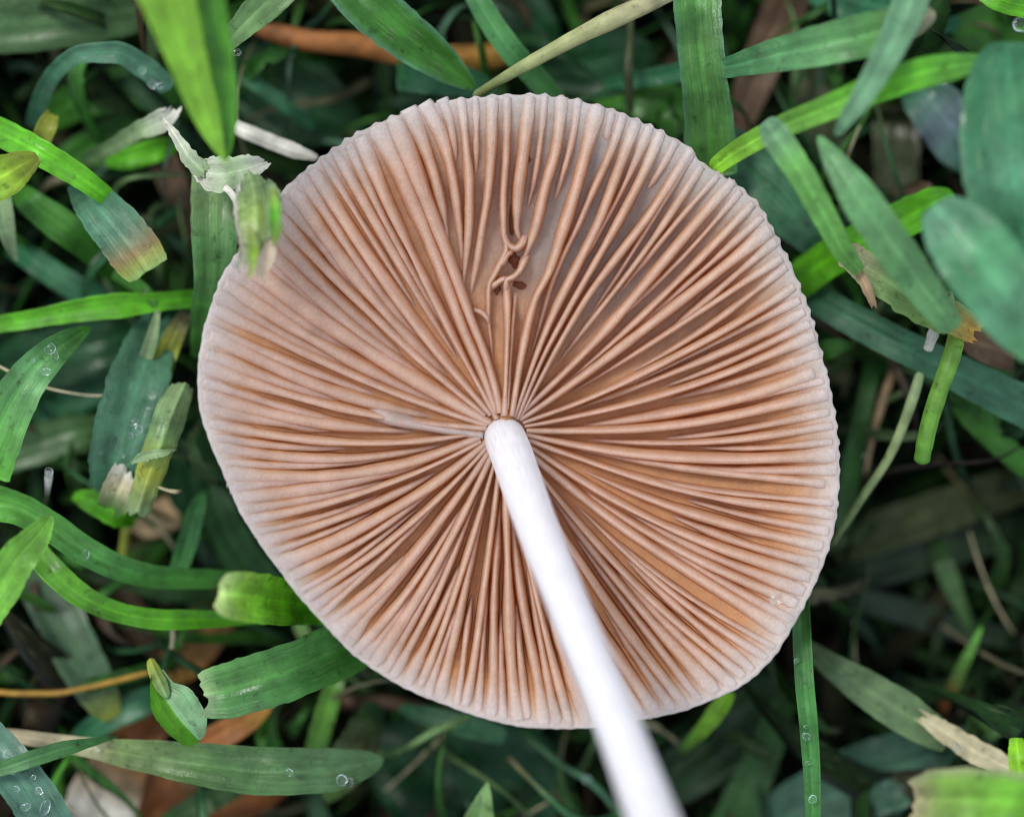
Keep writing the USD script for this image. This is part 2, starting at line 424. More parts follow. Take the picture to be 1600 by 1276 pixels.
def make_gill(g, seed):
    path, n = g['path'], len(g['path'])
    px, py = path[:, 0], path[:, 1]
    th = np.arctan2(CY - py, px - CX)
    r = np.hypot(px - CX, py - CY)
    R = rim(th)
    u = np.clip((r - 1) / (R - 1), 0, 1)
    tan = np.gradient(path, axis=0)
    tan /= np.maximum(np.hypot(*tan.T), 1e-9)[:, None]
    nor = np.stack([-tan[:, 1], tan[:, 0]], 1)
    t = np.concatenate([[0], np.cumsum(np.hypot(*np.diff(path, axis=0).T))]); t = t / t[-1]
    sec = np.array([sector(a) for a in th])
    inner_len = u[0] > 0.12
    fade_in = np.clip(t / 0.45, 0.02, 1) ** 0.75 if inner_len else 0.8 + 0.2 * np.clip(t / 0.25, 0, 1)
    fl = np.interp(np.degrees(wrap(th)), [-180, -95, -40, 0, 40, 110, 145, 180], [0.34, 0.34, 0.30, 0.30, 0.28, 0.26, 0.30, 0.34])
    fz = np.interp(np.degrees(wrap(th)), [-180, -95, -40, 0, 40, 110, 145, 180], [1.0, 1.0, 1.0, 1.01, 1.04, 1.04, 1.01, 1.0])
    fade_out = np.clip((fz - u) / fl, 0.0, 1) ** 1.05
    side = np.interp(math.degrees(float(wrap(th[-1]))), [-180, 5, 30, 108, 122, 180], [1, 1, 0, 0, 1, 1])
    fade_out = fade_out * (1 - side * (1 - np.clip((1 - t) / 0.006, 0, 1)))
    if u[-1] < 0.85:
        fade_out = fade_out * np.clip((1 - t) / 0.2, 0.1, 1)
    h = sec[:, 1] * g['hk'] * fade_in * fade_out * (1 - 0.7 * np.exp(-(r / 60.0) ** 2))
    if g.get('bridge'):
        fade_in = np.clip(np.minimum(t, 1 - t) / 0.25, 0, 1) ** 0.6
        fade_out = np.ones(n); inner_len = False
        h = 1.15 * fade_in
    nse = meshkit.fbm(np.stack([t * 5, t * 0 + seed * 7.3, t * 0], 1), seed=seed) - 0.5
    w = sec[:, 0] * g['tk'] * (1 + 0.85 * nse) * np.clip(0.52 + 0.62 * u, 0, 1.0)
    if inner_len:
        w = w * np.clip(0.35 + t / 0.4, 0, 1)
    w = w * np.clip((1 - t) / 0.03, 0.8, 1)
    lean = sec[:, 2] * np.clip(h / 2.4, 0, 1) * np.clip(u / 0.35, 0, 1)
    zb = flesh_z(px, py, u, th) - 0.12 * (1 - np.clip(fade_out * 16, 0, 1))
    if inner_len:
        zb = zb - 0.45 * np.clip(1 - t / 0.10, 0, 1)
    prof = [(-1.05, -0.16), (-0.80, 0.22), (-0.60, 0.58), (-0.42, 0.86), (-0.20, 0.98), (0, 1.0), (0.20, 0.98), (0.42, 0.86), (0.60, 0.58), (0.80, 0.22), (1.05, -0.16)]
    V, C = [], []
    flat = (1 + 0.55 * (1 - np.clip(fade_out * 1.6, 0, 1)))
    for (a, b) in prof:
        off = a * w * (1 + 0.5 * (flat - 1) * (1 - 0.6 * max(b, 0))) + lean * b
        x, y = px + nor[:, 0] * off, py + nor[:, 1] * off
        V.append(at(x, y, zb + h * b if b > 0 else zb - 0.28))
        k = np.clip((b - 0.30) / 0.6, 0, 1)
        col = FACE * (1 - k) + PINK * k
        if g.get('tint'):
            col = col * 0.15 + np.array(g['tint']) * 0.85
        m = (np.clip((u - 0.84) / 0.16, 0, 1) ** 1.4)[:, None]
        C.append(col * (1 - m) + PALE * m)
    m = len(prof)
    V, C = np.stack(V, 1).reshape(-1, 3), np.stack(C, 1).reshape(-1, 3)
    C = C * (1 + 0.16 * (meshkit.fbm(V / 3.0, seed=11)[:, None] - 0.5) * 2)
    i, j = np.meshgrid(np.arange(n - 1), np.arange(m), indexing='ij')
    q = np.stack([i * m + j, i * m + (j + 1) % m, (i + 1) * m + (j + 1) % m, (i + 1) * m + j], -1).reshape(-1, 4)
    tri = np.vstack([q[:, [0, 1, 2]], q[:, [0, 2, 3]]])
    ends = [[0, k + 1, k] for k in range(1, m - 1)] + [[(n - 1) * m, (n - 1) * m + k, (n - 1) * m + k + 1] for k in range(1, m - 1)]
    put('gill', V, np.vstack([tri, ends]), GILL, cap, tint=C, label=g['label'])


for k, g in enumerate(gills):
    make_gill(g, k + 1)


def tube(center, rad, m=24, cap_round=True):
    """A round stalk along center (n x 3) with radii rad; returns vertices, quads and uv."""
    n = len(center)
    t = unit(np.gradient(center, axis=0))
    ref = np.array([0.0, 0.0, 1.0]) if abs(t[0, 2]) < 0.9 else np.array([1.0, 0, 0])
    s = unit(np.cross(t, ref)); b = np.cross(s, t)
    a = np.linspace(0, 2 * np.pi, m + 1)[:-1]
    ring = s[:, None] * np.cos(a)[None, :, None] + b[:, None] * np.sin(a)[None, :, None]
    v = (center[:, None] + ring * np.asarray(rad)[:, None, None]).reshape(-1, 3)
    i, j = np.meshgrid(np.arange(n - 1), np.arange(m), indexing='ij')
    q = np.stack([i * m + j, i * m + (j + 1) % m, (i + 1) * m + (j + 1) % m, (i + 1) * m + j], -1).reshape(-1, 4)
    tri = np.vstack([q[:, [0, 1, 2]], q[:, [0, 2, 3]]])
    ends = [[0, k + 1, k] for k in range(1, m - 1)] + [[(n - 1) * m, (n - 1) * m + k, (n - 1) * m + k + 1] for k in range(1, m - 1)]
    d = np.concatenate([[0], np.cumsum(np.linalg.norm(np.diff(center, axis=0), axis=1))])
    uv = np.stack([np.tile(np.abs(a / np.pi - 1), n), np.repeat(d, m)], 1)
    return v, np.vstack([tri, ends]), uv


def smooth_path(pts, n):
    pts = np.asarray(pts, float)
    d = np.concatenate([[0], np.cumsum(np.hypot(*np.diff(pts[:, :2], axis=0).T))])
    k = np.linspace(0, 1, n)
    s = d[-1] * (0.55 * k + 0.45 * (0.5 - 0.5 * np.cos(np.pi * k)))     # closer together near the ends
    return np.stack([PchipInterpolator(d, pts[:, i])(s) for i in range(pts.shape[1])], 1)


def make_stem():
    key = [(786, 672, 15.0, 64), (788, 681, 19.0, 68), (797, 704, 21.0, 70), (815, 755, 23.5, 70), (842, 830, 26.5, 70), (880, 925, 29.5, 70), (912, 1005, 31.5, 71), (960, 1120, 34.5, 75),
           (1014, 1262, 38.0, 84), (1060, 1390, 41.5, 92), (1095, 1500, 44.0, 98)]
    p = smooth_path(key, 70)
    c = at(p[:, 0], p[:, 1], p[:, 2])
    rad = p[:, 3] * PX * (CAM_H - p[:, 2]) / 100 / 2
    rad = 0.95 * rad * (1 + 0.03 * (meshkit.fbm(np.stack([np.arange(70) / 6, np.zeros(70), np.zeros(70)], 1), seed=2) - 0.5))
    v, f, uv = tube(c, rad, 40)
    put('stem', v, f, STEM, mush, uv=uv)


make_stem()
# the two reddish scars between the torn gills
for q, (x, y, sx, sy) in enumerate(((803, 406, 8, 15), (776, 452, 5, 9), (812, 446, 10, 6), (800, 345, 4.5, 26), (740, 515, 4, 16), (783, 340, 2.5, 16), (827, 250, 3, 5))):
    a = np.linspace(0, 2 * np.pi, 21)[:-1]
    jg = 1 + 0.9 * (meshkit.noise(np.stack([np.cos(a) * 1.6 + 9, np.sin(a) * 1.6 + 9, 0 * a + q * 3], -1), seed=q) - 0.5)
    px, py = x + sx * jg * np.cos(a), y + sy * jg * np.sin(a)
    th_ = np.arctan2(CY - py, px - CX); u_ = np.hypot(px - CX, py - CY) / rim(th_)
    ring = at(px, py, flesh_z(px, py, u_, th_) + 0.10)
    cz = flesh_z(np.array([x]), np.array([y]), np.hypot(x - CX, y - CY) / rim(math.atan2(CY - y, x - CX)), math.atan2(CY - y, x - CX))
    low = at(px, py, flesh_z(px, py, u_, th_) - 0.2)
    top = at(np.array([x]), np.array([y]), cz + 0.20)
    n = 20
    f = [[k, (k + 1) % n, 2 * n] for k in range(n)][:]
    f = [[k, 2 * n, (k + 1) % n] for k in range(n)] + [[n + k, k, (k + 1) % n] for k in range(n)] + [[n + k, (k + 1) % n, n + (k + 1) % n] for k in range(n)]
    put('scar', np.vstack([ring, low, top]), f, GILL, cap, tint=np.tile([0.19, 0.065, 0.032], (2 * n + 1, 1)))

# ---------------------------------------------------------------- leaves and blades
C = dict(green=(0.050, 0.195, 0.022), fresh=(0.090, 0.320, 0.030), lime=(0.225, 0.490, 0.024), bright=(0.115, 0.420, 0.014), teal=(0.036, 0.165, 0.072), blue=(0.085, 0.220, 0.125),
         deep=(0.012, 0.066, 0.020), dull=(0.060, 0.135, 0.042), olive=(0.050, 0.066, 0.024), pale=(0.260, 0.370, 0.180), straw=(0.480, 0.430, 0.260), tan=(0.380, 0.270, 0.150),  # olive is darkened to carry the shade of the low gaps
         rust=(0.230, 0.080, 0.024), brown=(0.105, 0.064, 0.038), white=(0.620, 0.600, 0.520), gold=(0.420, 0.240, 0.038), yellow=(0.330, 0.370, 0.050), orange=(0.340, 0.135, 0.038))


def color(c):
    return np.array(C[c] if isinstance(c, str) else c, float)


def ribbon(pts, col, fold=0.3, roll=0.0, n=56, m=13, thick=0.16, rag=(0, 0), jag=0.035, seed=1, edge=None, half=None, wave=0.0, ribs=0.035):
    """A leaf along pts (px, py, height mm, width px): vertices, faces, tint, uv. fold lifts the edges into a V, roll turns it about its length,
    rag frays the two ends (pixels), col is a colour or a list of (share of length, colour), edge tints the margins, half tints one side."""
    p = smooth_path(pts, n)
    s = PX * (CAM_H - p[:, 2]) / 100
    c = at(p[:, 0], p[:, 1], p[:, 2])
    t = unit(np.gradient(c, axis=0))
    up = unit(np.array([0, 0, CAM_H]) - c)
    side = unit(np.cross(t, up)); nor = np.cross(side, t)
    L = np.concatenate([[0], np.cumsum(np.hypot(*np.diff(p[:, :2], axis=0).T))]); L = L / L[-1]
    ro = np.radians(np.interp(L, np.linspace(0, 1, np.size(roll)), np.atleast_1d(roll)))[:, None]
    side, nor = side * np.cos(ro) + nor * np.sin(ro), nor * np.cos(ro) - side * np.sin(ro)
    if wave:
        c = c + nor * (wave * np.sin(L * 17 + seed))[:, None]
    q = np.linspace(-1, 1, m)
    endw = np.ones(n)
    for x, r in ((L, rag[0]), (1 - L, rag[1])):
        if not r:
            endw = endw * np.clip(np.sqrt(np.clip(1 - (1 - np.clip(x / 0.022, 0, 1)) ** 2, 0, 1)), 0.22, 1)
    hw = (p[:, 3] * s / 2 * endw)[:, None]
    nz = meshkit.fbm(np.stack([np.repeat(L * 22, 2).reshape(n, 2), np.tile([0.0, 50.0], (n, 1)), np.full((n, 2), seed * 3.7)], -1), seed=seed) - 0.5
    jl, jr = 1 + jag * 4 * nz[:, :1], 1 + jag * 4 * nz[:, 1:]
    wq = np.where(q[None] < 0, q[None] * jl, q[None] * jr) * hw
    lift = fold * hw * (np.abs(q[None]) ** 1.25 - 0.4)
    lift = lift + ribs * hw * np.sin(q[None] * 9.5 + seed) + 0.05 * hw * np.sin(L[:, None] * (9 + seed % 5) + q[None] * 2.0 + seed)
    # frayed ends
    along = np.zeros((n, m))
    for which, r in enumerate(rag):
        if r:
            f = (meshkit.noise(np.stack([q * 4.5 + 9, np.full(m, seed * 1.3), np.full(m, which * 5.0)], -1), seed=seed + 3) - 0.5) * 2 * r
            wgt = np.clip(1 - (L if which == 0 else 1 - L) / 0.12, 0, 1)[:, None]
            along += wgt * f[None] * s[:, None]
    top = c[:, None] + side[:, None] * wq[..., None] + nor[:, None] * lift[..., None] + t[:, None] * along[..., None]
    th = thick * (1.15 - 0.85 * np.abs(q))[None, :, None] * np.clip(hw / 0.5, 0.35, 1)[..., None]
    bot = top - nor[:, None] * th
    V = np.concatenate([top.reshape(-1, 3), bot.reshape(-1, 3)])
    i, j = np.meshgrid(np.arange(n - 1), np.arange(m - 1), indexing='ij')
    a = (i * m + j).ravel(); b = ((i + 1) * m + j).ravel()
    qt = np.stack([a, a + 1, b + 1, b], -1)
    off = n * m
    qb = np.stack([a + off, b + off, b + 1 + off, a + 1 + off], -1)
    k = np.arange(n - 1)
    sl = np.stack([k * m, (k + 1) * m, (k + 1) * m + off, k * m + off], -1)
    sr = np.stack([k * m + m - 1, k * m + m - 1 + off, (k + 1) * m + m - 1 + off, (k + 1) * m + m - 1], -1)
    k = np.arange(m - 1)
    e0 = np.stack([k, k + off, k + 1 + off, k + 1], -1)
    e1 = np.stack([(n - 1) * m + k, (n - 1) * m + k + 1, (n - 1) * m + k + 1 + off, (n - 1) * m + k + off], -1)
    F = np.concatenate([qt, qb, sl, sr, e0, e1])
    if isinstance(col, (list, tuple)) and not np.isscalar(col[0]) and not isinstance(col[0], str):
        cs = np.stack([np.interp(L, [x[0] for x in col], [color(x[1])[ch] for x in col]) for ch in range(3)], 1)
    else:
        cs = np.tile(color(col), (n, 1))
    tint = np.repeat(cs[:, None], m, 1)
    if half is not None:
        tint[:, q > 0] = tint[:, q > 0] * np.asarray(half)
    rib = np.exp(-(q / 0.12) ** 2)[None, :, None]
    tint = tint * (1 + 0.35 * rib)
    if edge is not None:
        e = np.clip((np.abs(q) - 0.72) / 0.28, 0, 1)[None, :, None]
        tint = tint * (1 - e) + color(edge) * e
    blot = meshkit.fbm(top / 1.6 + seed * 2.1, seed=seed)[..., None] - 0.5
    tint = np.clip(tint * (1 + 0.7 * blot) + np.array([0.03, 0.02, 0.0]) * np.clip(blot * 3 - 0.7, 0, 1), 0.003, 0.9)
    d = np.concatenate([[0], np.cumsum(np.linalg.norm(np.diff(c, axis=0), axis=1))])
    uv = np.stack(np.broadcast_arrays((q[None] + 1) / 2, d[:, None] + seed * 10.0), -1).reshape(-1, 2)
    tint = tint.reshape(-1, 3)
    return V, F, np.concatenate([tint, tint * 1.1]), np.concatenate([uv, uv])


count = [100]


def leaf(name, cat, label, pts, col, mat=None, group=None, parts=None, **kw):
    """One leaf or blade. parts: further pieces of it, (part name, pts, col, options); without them the thing is a single mesh."""
    count[0] += 1
    kw.setdefault('seed', count[0])
    v, f, c, uv = ribbon(pts, col, **kw)
    if not parts:
        pr = put(name, v, f, mat or LEAF, None, tint=c, uv=uv)
        return tag(pr, label, cat, group)
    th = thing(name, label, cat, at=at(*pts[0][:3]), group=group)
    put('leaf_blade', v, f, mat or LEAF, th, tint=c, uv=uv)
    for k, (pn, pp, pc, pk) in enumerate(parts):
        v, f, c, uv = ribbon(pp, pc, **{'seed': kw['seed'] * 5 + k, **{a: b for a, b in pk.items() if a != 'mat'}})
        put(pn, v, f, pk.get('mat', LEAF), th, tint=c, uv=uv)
    return th


def blade(label, pts, col, **kw):
    return leaf('grass_leaf', 'grass blade', label, pts, col, **kw)


def stalk(name, cat, label, pts, col, mat=None, m=10, n=40):
    p = smooth_path(pts, n)
    c = at(p[:, 0], p[:, 1], p[:, 2])
    rad = p[:, 3] * PX * (CAM_H - p[:, 2]) / 100 / 2
    count[0] += 1
    sd = count[0]
    rad = rad * (1 + 0.25 * (meshkit.fbm(np.stack([np.linspace(0, 9, n), np.full(n, sd * 1.7), np.zeros(n)], 1), seed=sd) - 0.5))
    rad[0] *= 0.6; rad[-1] *= 0.6
    v, f, uv = tube(c, rad, m)
    L = np.repeat(np.linspace(0, 1, n), m)
    if isinstance(col, list):
        cs = np.stack([np.interp(L, [x[0] for x in col], [color(x[1])[ch] for x in col]) for ch in range(3)], 1)
    else:
        cs = np.tile(color(col), (n * m, 1))
    cs = cs * (1 + 0.7 * (meshkit.fbm(v / 0.8, seed=sd)[:, None] - 0.5))
    return tag(put(name, v, f, mat or DRY, None, tint=cs, uv=uv), label, cat)

# ---- upper left
leaf('grass_leaf', 'grass blade', 'bright lime folded blade hanging point down at the upper left',
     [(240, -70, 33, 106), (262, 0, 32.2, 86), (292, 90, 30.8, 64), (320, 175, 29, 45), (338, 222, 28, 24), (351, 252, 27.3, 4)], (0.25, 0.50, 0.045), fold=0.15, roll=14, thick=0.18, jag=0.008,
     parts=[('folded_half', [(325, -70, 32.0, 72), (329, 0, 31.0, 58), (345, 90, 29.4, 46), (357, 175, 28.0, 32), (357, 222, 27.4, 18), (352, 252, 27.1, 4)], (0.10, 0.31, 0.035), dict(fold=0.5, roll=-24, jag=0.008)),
            ('midrib', [(303, -70, 31.6, 16), (312, 0, 30.6, 14), (328, 90, 29.2, 12), (343, 175, 27.9, 9), (350, 232, 27.3, 5)], (0.05, 0.17, 0.02), dict(fold=-0.4, m=5))])  # midrib coloured dark to paint the shade in the fold crease
blade('broad grey green blade lying flat in the top left corner', [(-60, 40, 12, 90), (20, 38, 13, 88), (110, 30, 13, 84), (200, 18, 12, 70), (260, 0, 10, 40)], 'dull', fold=0.1)
blade('thin bluish grass blade arched over into a hook left of the lime blade', [(52, 200, 9, 22), (62, 160, 12, 26), (85, 115, 15, 26), (130, 84, 17, 28), (180, 82, 17, 34), (225, 105, 16, 36), (265, 140, 15, 30)], 'blue', fold=0.3)
blade('bright green blade entering at the left edge above the blunt tipped one', [(-40, 190, 17, 48), (10, 212, 18, 46), (70, 243, 19, 42), (130, 280, 19, 36), (185, 325, 17, 24), (225, 375, 14, 10)], 'bright', fold=0.3)
leaf('grass_leaf', 'grass blade', 'blue green blade with a blunt yellowish tip below the bright left blade', [(118, 283, 16, 30), (150, 320, 18, 66), (185, 360, 19, 80), (212, 395, 19.5, 82), (232, 424, 19.5, 70)], [(0, 'blue'), (0.55, 'blue'), (0.70, (0.15, 0.19, 0.10)), (0.8, (0.30, 0.22, 0.10)), (0.9, (0.32, 0.36, 0.08)), (1, (0.26, 0.42, 0.12))], fold=0.2, rag=(0, 3))
blade('mid green blade slanting down under the yellow tipped blade', [(18, 285, 12, 16), (50, 318, 14, 42), (100, 355, 14, 52), (150, 392, 12, 48), (200, 440, 9, 40), (250, 490, 6, 26)], 'green', fold=0.3)
blade('blurred yellowish lime blade at the left edge', [(-40, 290, 22, 70), (0, 278, 22, 66), (35, 258, 21, 46), (60, 246, 20, 16)], [(0, 'lime'), (1, 'yellow')], fold=0.1)
blade('narrow pale blade pointing down at the left edge', [(-6, 280, 16, 34), (4, 330, 16, 32), (14, 375, 15, 22), (26, 408, 14, 5)], 'pale', fold=0.3)
blade('dark teal blade crossing diagonally beneath the yellow tipped blade', [(15, 382, 7, 30), (60, 412, 9, 38), (120, 450, 9, 40), (180, 470, 8, 34), (230, 490, 6, 22)], 'teal', fold=0.2)
blade('long narrow bright blade running level from the left edge to the cap', [(-40, 512, 14, 26), (40, 500, 15, 28), (130, 484, 15.5, 36), (180, 478, 15.5, 40), (240, 472, 15, 30), (335, 464, 14, 28)], 'bright', fold=0.35)
blade('short dark green blade meeting the long level blade', [(178, 425, 13, 20), (205, 440, 14, 22), (228, 458, 15, 20), (242, 480, 15, 8)], 'green', fold=0.2)
blade('large sunlit wet blade rising from the left edge to a point', [(-30, 740, 21, 90), (0, 668, 21.5, 78), (30, 612, 21.5, 66), (72, 560, 20.5, 52), (110, 530, 18.5, 34), (142, 512, 17, 6)], [(0, 'fresh'), (0.6, (0.15, 0.36, 0.13)), (1, 'green')], fold=0.3)
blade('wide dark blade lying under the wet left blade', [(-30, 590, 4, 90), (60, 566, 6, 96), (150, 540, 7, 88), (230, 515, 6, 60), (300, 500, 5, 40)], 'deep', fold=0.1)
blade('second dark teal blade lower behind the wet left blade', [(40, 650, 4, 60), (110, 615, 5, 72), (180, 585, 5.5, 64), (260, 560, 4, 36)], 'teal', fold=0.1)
leaf('grass_leaf', 'grass blade', 'wide blue green frayed blade standing left of the cap', [(248, 492, 12, 40), (232, 545, 15, 80), (210, 620, 17, 96), (186, 700, 17, 88), (172, 765, 15.5, 60)], 'blue', fold=0.25, rag=(16, 14), jag=0.06,
     parts=[('frayed_top', [(228, 560, 15.4, 20), (238, 525, 16, 18), (246, 488, 16, 8)], 'pale', dict(rag=(0, 12), n=24, mat=DRY)),
            ('frayed_base', [(200, 735, 17, 46), (186, 768, 17, 54), (172, 800, 16, 40)], [(0, 'white'), (0.4, 'straw'), (1, 'green')], dict(rag=(14, 18), n=24))])
leaf('grass_leaf', 'grass blade', 'pale rolled leaf sheath with torn ends beside the cap rim', [(288, 600, 17, 34), (270, 640, 18.5, 50), (252, 690, 19, 50), (236, 735, 18.5, 44), (214, 800, 17, 40)], [(0, 'pale'), (0.4, (0.2, 0.34, 0.13)), (0.7, 'yellow'), (1, 'pale')], fold=-0.7, rag=(8, 14), jag=0.06,
     parts=[('torn_edge', [(208, 722, 19.2, 5), (228, 712, 19.5, 16), (250, 708, 19.4, 14), (270, 704, 19.0, 3)], 'pale', dict(rag=(10, 10), n=24, jag=0.22, mat=DRY))])
blade('yellow green torn piece above the pale rolled sheath', [(290, 492, 12, 18), (274, 520, 14, 30), (258, 560, 15, 34), (250, 600, 14, 26)], [(0, 'straw'), (0.4, 'yellow'), (1, 'green')], rag=(10, 8))
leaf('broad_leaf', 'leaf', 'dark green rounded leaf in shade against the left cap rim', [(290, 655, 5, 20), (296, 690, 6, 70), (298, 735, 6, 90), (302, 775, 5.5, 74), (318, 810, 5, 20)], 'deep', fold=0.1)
blade('dull green blade lying level at the left edge under the wet blade', [(-40, 722, 8, 50), (40, 700, 9, 62), (110, 678, 9, 56), (170, 662, 8, 30), (220, 650, 6, 10)], 'dull', fold=0.2)
blade('short green blade curling below the frayed leaf', [(115, 775, 13, 12), (150, 785, 14, 40), (180, 800, 14, 44), (212, 815, 12, 14)], 'bright', fold=0.3, rag=(5, 5))
# ---- torn tangle at the upper left rim
leaf('grass_leaf', 'grass blade', 'upright green blade with a torn straw top beneath the lime tip', [(338, 262, 17, 66), (336, 300, 18, 74), (335, 360, 18.5, 72), (334, 430, 18, 62), (322, 505, 15, 48), (318, 560, 12, 40)], [(0, 'pale'), (0.18, (0.16, 0.28, 0.10)), (0.4, (0.10, 0.24, 0.075)), (1, 'green')], fold=0.15, rag=(14, 0), n=64,
     parts=[('torn_top', [(304, 262, 20, 20), (340, 272, 21, 56), (390, 262, 21.5, 40), (420, 252, 21, 10)], [(0, 'white'), (0.5, 'pale'), (1, 'white')], dict(rag=(12, 14), jag=0.12, n=30, mat=DRY)),
            ('torn_fibre', [(256, 186, 19.6, 5), (274, 212, 20.3, 15), (292, 240, 20.8, 24), (322, 272, 20.6, 30)], [(0, 'white'), (1, 'pale')], dict(rag=(8, 8), jag=0.2, n=30, mat=DRY)),
            ('torn_fibre', [(350, 292, 21.5, 10), (364, 306, 22, 10), (372, 330, 22, 6)], 'white', dict(n=18, mat=DRY))])
leaf('grass_leaf', 'grass blade', 'torn yellowish leaf sheath lying over the upper left cap rim', [(388, 272, 22.5, 30), (398, 310, 24.5, 52), (400, 350, 25.4, 50), (396, 385, 25.8, 30), (388, 415, 25.6, 8)], [(0, 'pale'), (0.45, (0.24, 0.34, 0.09)), (0.75, (0.30, 0.38, 0.15)), (1, 'pale')], fold=-0.3, rag=(22, 26), jag=0.16, n=70,
     parts=[('green_strip', [(424, 292, 25.0, 4), (430, 325, 25.9, 17), (431, 355, 26.1, 19), (428, 384, 25.9, 4)], [(0, (0.3, 0.36, 0.1)), (0.5, 'bright'), (1, (0.3, 0.36, 0.1))], dict(n=26, jag=0.09)),
            ('green_strip', [(388, 352, 26.0, 3), (396, 385, 26.7, 15), (395, 410, 26.6, 13), (389, 436, 26.2, 3)], [(0, (0.34, 0.38, 0.14)), (0.5, (0.24, 0.42, 0.03)), (1, (0.36, 0.38, 0.16))], dict(n=26, jag=0.09)),
            ('pale_flap', [(418, 282, 23.5, 8), (428, 310, 25.2, 22), (424, 340, 25.5, 16), (418, 372, 25.6, 4)], 'pale', dict(n=26, rag=(10, 8), jag=0.2, mat=DRY)),
            ('pale_flap', [(372, 285, 23.0, 6), (374, 330, 24.6, 16), (382, 380, 25.2, 18), (372, 420, 25.4, 4)], [(0, 'white'), (1, (0.42, 0.40, 0.28))], dict(n=30, rag=(10, 8), jag=0.2, mat=DRY)),
            ('pale_flap', [(422, 372, 25.4, 5), (420, 395, 26.0, 22), (412, 415, 26.0, 24), (402, 432, 25.6, 5)], (0.52, 0.42, 0.30), dict(n=26, rag=(8, 8), jag=0.16, mat=DRY))])
blade('grey frayed dry blade ending left of the lime tip', [(128, 252, 10, 14), (170, 232, 13, 22), (215, 205, 15, 26), (250, 190, 16, 34), (272, 168, 16, 18)], [(0, 'dull'), (0.6, 'pale'), (1, 'white')], mat=DRY, rag=(0, 16), jag=0.08)
blade('whitish dry stalk reaching from the lime tip to the cap', [(362, 196, 14, 20), (400, 212, 15, 24), (450, 232, 15.5, 24), (497, 247, 15, 8)], 'white', mat=DRY, fold=-0.4, jag=0.06)
leaf('dead_leaf', 'dead leaf', 'brown dead blade under the torn upright blade', [(232, 205, 6, 40), (258, 260, 7, 46), (282, 315, 7, 42), (310, 372, 6, 30)], 'brown', mat=DRY, fold=0.2)
blade('dark green blade behind the blue hooked blade', [(70, 190, 6, 40), (140, 150, 9, 66), (210, 135, 9, 70), (290, 140, 7, 50)], 'green', fold=0.1)
blade('shaded green blade running under the grey frayed blade', [(90, 270, 5, 50), (160, 225, 6, 64), (230, 180, 6, 60), (300, 170, 4, 30)], 'green', fold=0.15)
blade('short bright leaf tucked under the frayed grey blade', [(165, 255, 10, 10), (200, 248, 11, 34), (240, 236, 11, 36), (280, 225, 9, 14)], 'bright', fold=0.2)
blade('yellowish stub standing below the arched bluish blade', [(62, 225, 15, 26), (72, 200, 16, 30), (82, 178, 15, 18)], 'yellow', rag=(4, 6))
# ---- top
leaf('grass_leaf', 'grass blade', 'pale green blade right of the lime blade at the top edge', [(458, -40, 22, 60), (425, -5, 22, 56), (390, 30, 21, 44), (360, 62, 20, 30), (342, 92, 18, 12)], (0.17, 0.30, 0.11), fold=0.25)
stalk('dead_stalk', 'stalk', 'orange brown dead stalk lying behind the top green blades', [(372, 28, 9, 22), (420, 48, 10, 30), (480, 64, 10.5, 36), (560, 70, 10.5, 38), (640, 86, 10, 40), (720, 92, 9, 40), (800, 82, 8, 34)], [(0, 'rust'), (0.5, 'orange'), (1, 'gold')])
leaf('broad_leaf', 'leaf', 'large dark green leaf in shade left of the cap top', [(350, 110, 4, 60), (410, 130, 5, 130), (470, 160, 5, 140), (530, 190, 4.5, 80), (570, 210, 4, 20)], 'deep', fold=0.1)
blade('thin bluish blade crossing the dark leaf at the top left', [(360, 112, 9, 14), (400, 132, 10, 22), (440, 160, 10, 22), (490, 200, 8, 14)], 'teal', fold=0.3)
blade('wide green blade slanting from the top edge towards the cap', [(540, -40, 18, 90), (580, 8, 18.5, 84), (630, 52, 18, 76), (690, 98, 17, 56), (742, 138, 16, 12)], 'green', fold=0.35, edge=(0.10, 0.26, 0.13))
blade('slim green blade dropping from the top edge behind the straw stalk', [(728, -40, 15, 32), (755, 15, 15.5, 36), (795, 74, 15.5, 38), (840, 125, 14, 36), (885, 175, 12, 30)], (0.07, 0.24, 0.07), fold=0.3)
stalk('straw_stalk', 'stalk', 'pale straw stalk leaning over the cap top', [(742, 150, 18, 14), (790, 120, 20, 18), (850, 86, 21, 22), (905, 56, 21.5, 25), (962, 28, 22, 30), (1010, 6, 22, 28), (1070, -24, 21.5, 28)], [(0, (0.2, 0.26, 0.09)), (0.45, (0.33, 0.35, 0.15)), (1, 'straw')])
leaf('broad_leaf', 'leaf', 'dark green leaf behind the cap top below the straw stalk', [(830, 110, 5, 20), (880, 105, 6.5, 80), (930, 95, 7, 110), (985, 85, 6, 70), (1020, 80, 5, 20)], 'deep', fold=0.12)
leaf('broad_leaf', 'leaf', 'shaded green leaf just behind the cap top right of centre', [(930, 160, 8, 20), (975, 150, 9.5, 50), (1030, 160, 10, 70), (1085, 190, 9, 60)], 'green', fold=0.1)
leaf('broad_leaf', 'leaf', 'mottled dark leaf above the straw stalk at the top edge', [(740, -30, 4, 50), (800, 10, 5, 90), (840, 50, 5, 70), (870, 90, 4, 20)], 'deep', fold=0.1)
stalk('dead_stalk', 'stalk', 'thin dark upright stalk between straw stalk and wide upright blade', [(982, -20, 12, 12), (985, 50, 13, 12), (982, 110, 13, 16), (986, 175, 11, 10)], 'olive')
blade('thin teal blade left of the wide upright top blade', [(945, 134, 9, 20), (990, 126, 11, 26), (1040, 117, 12, 28), (1090, 110, 12, 30)], 'teal', fold=0.2)
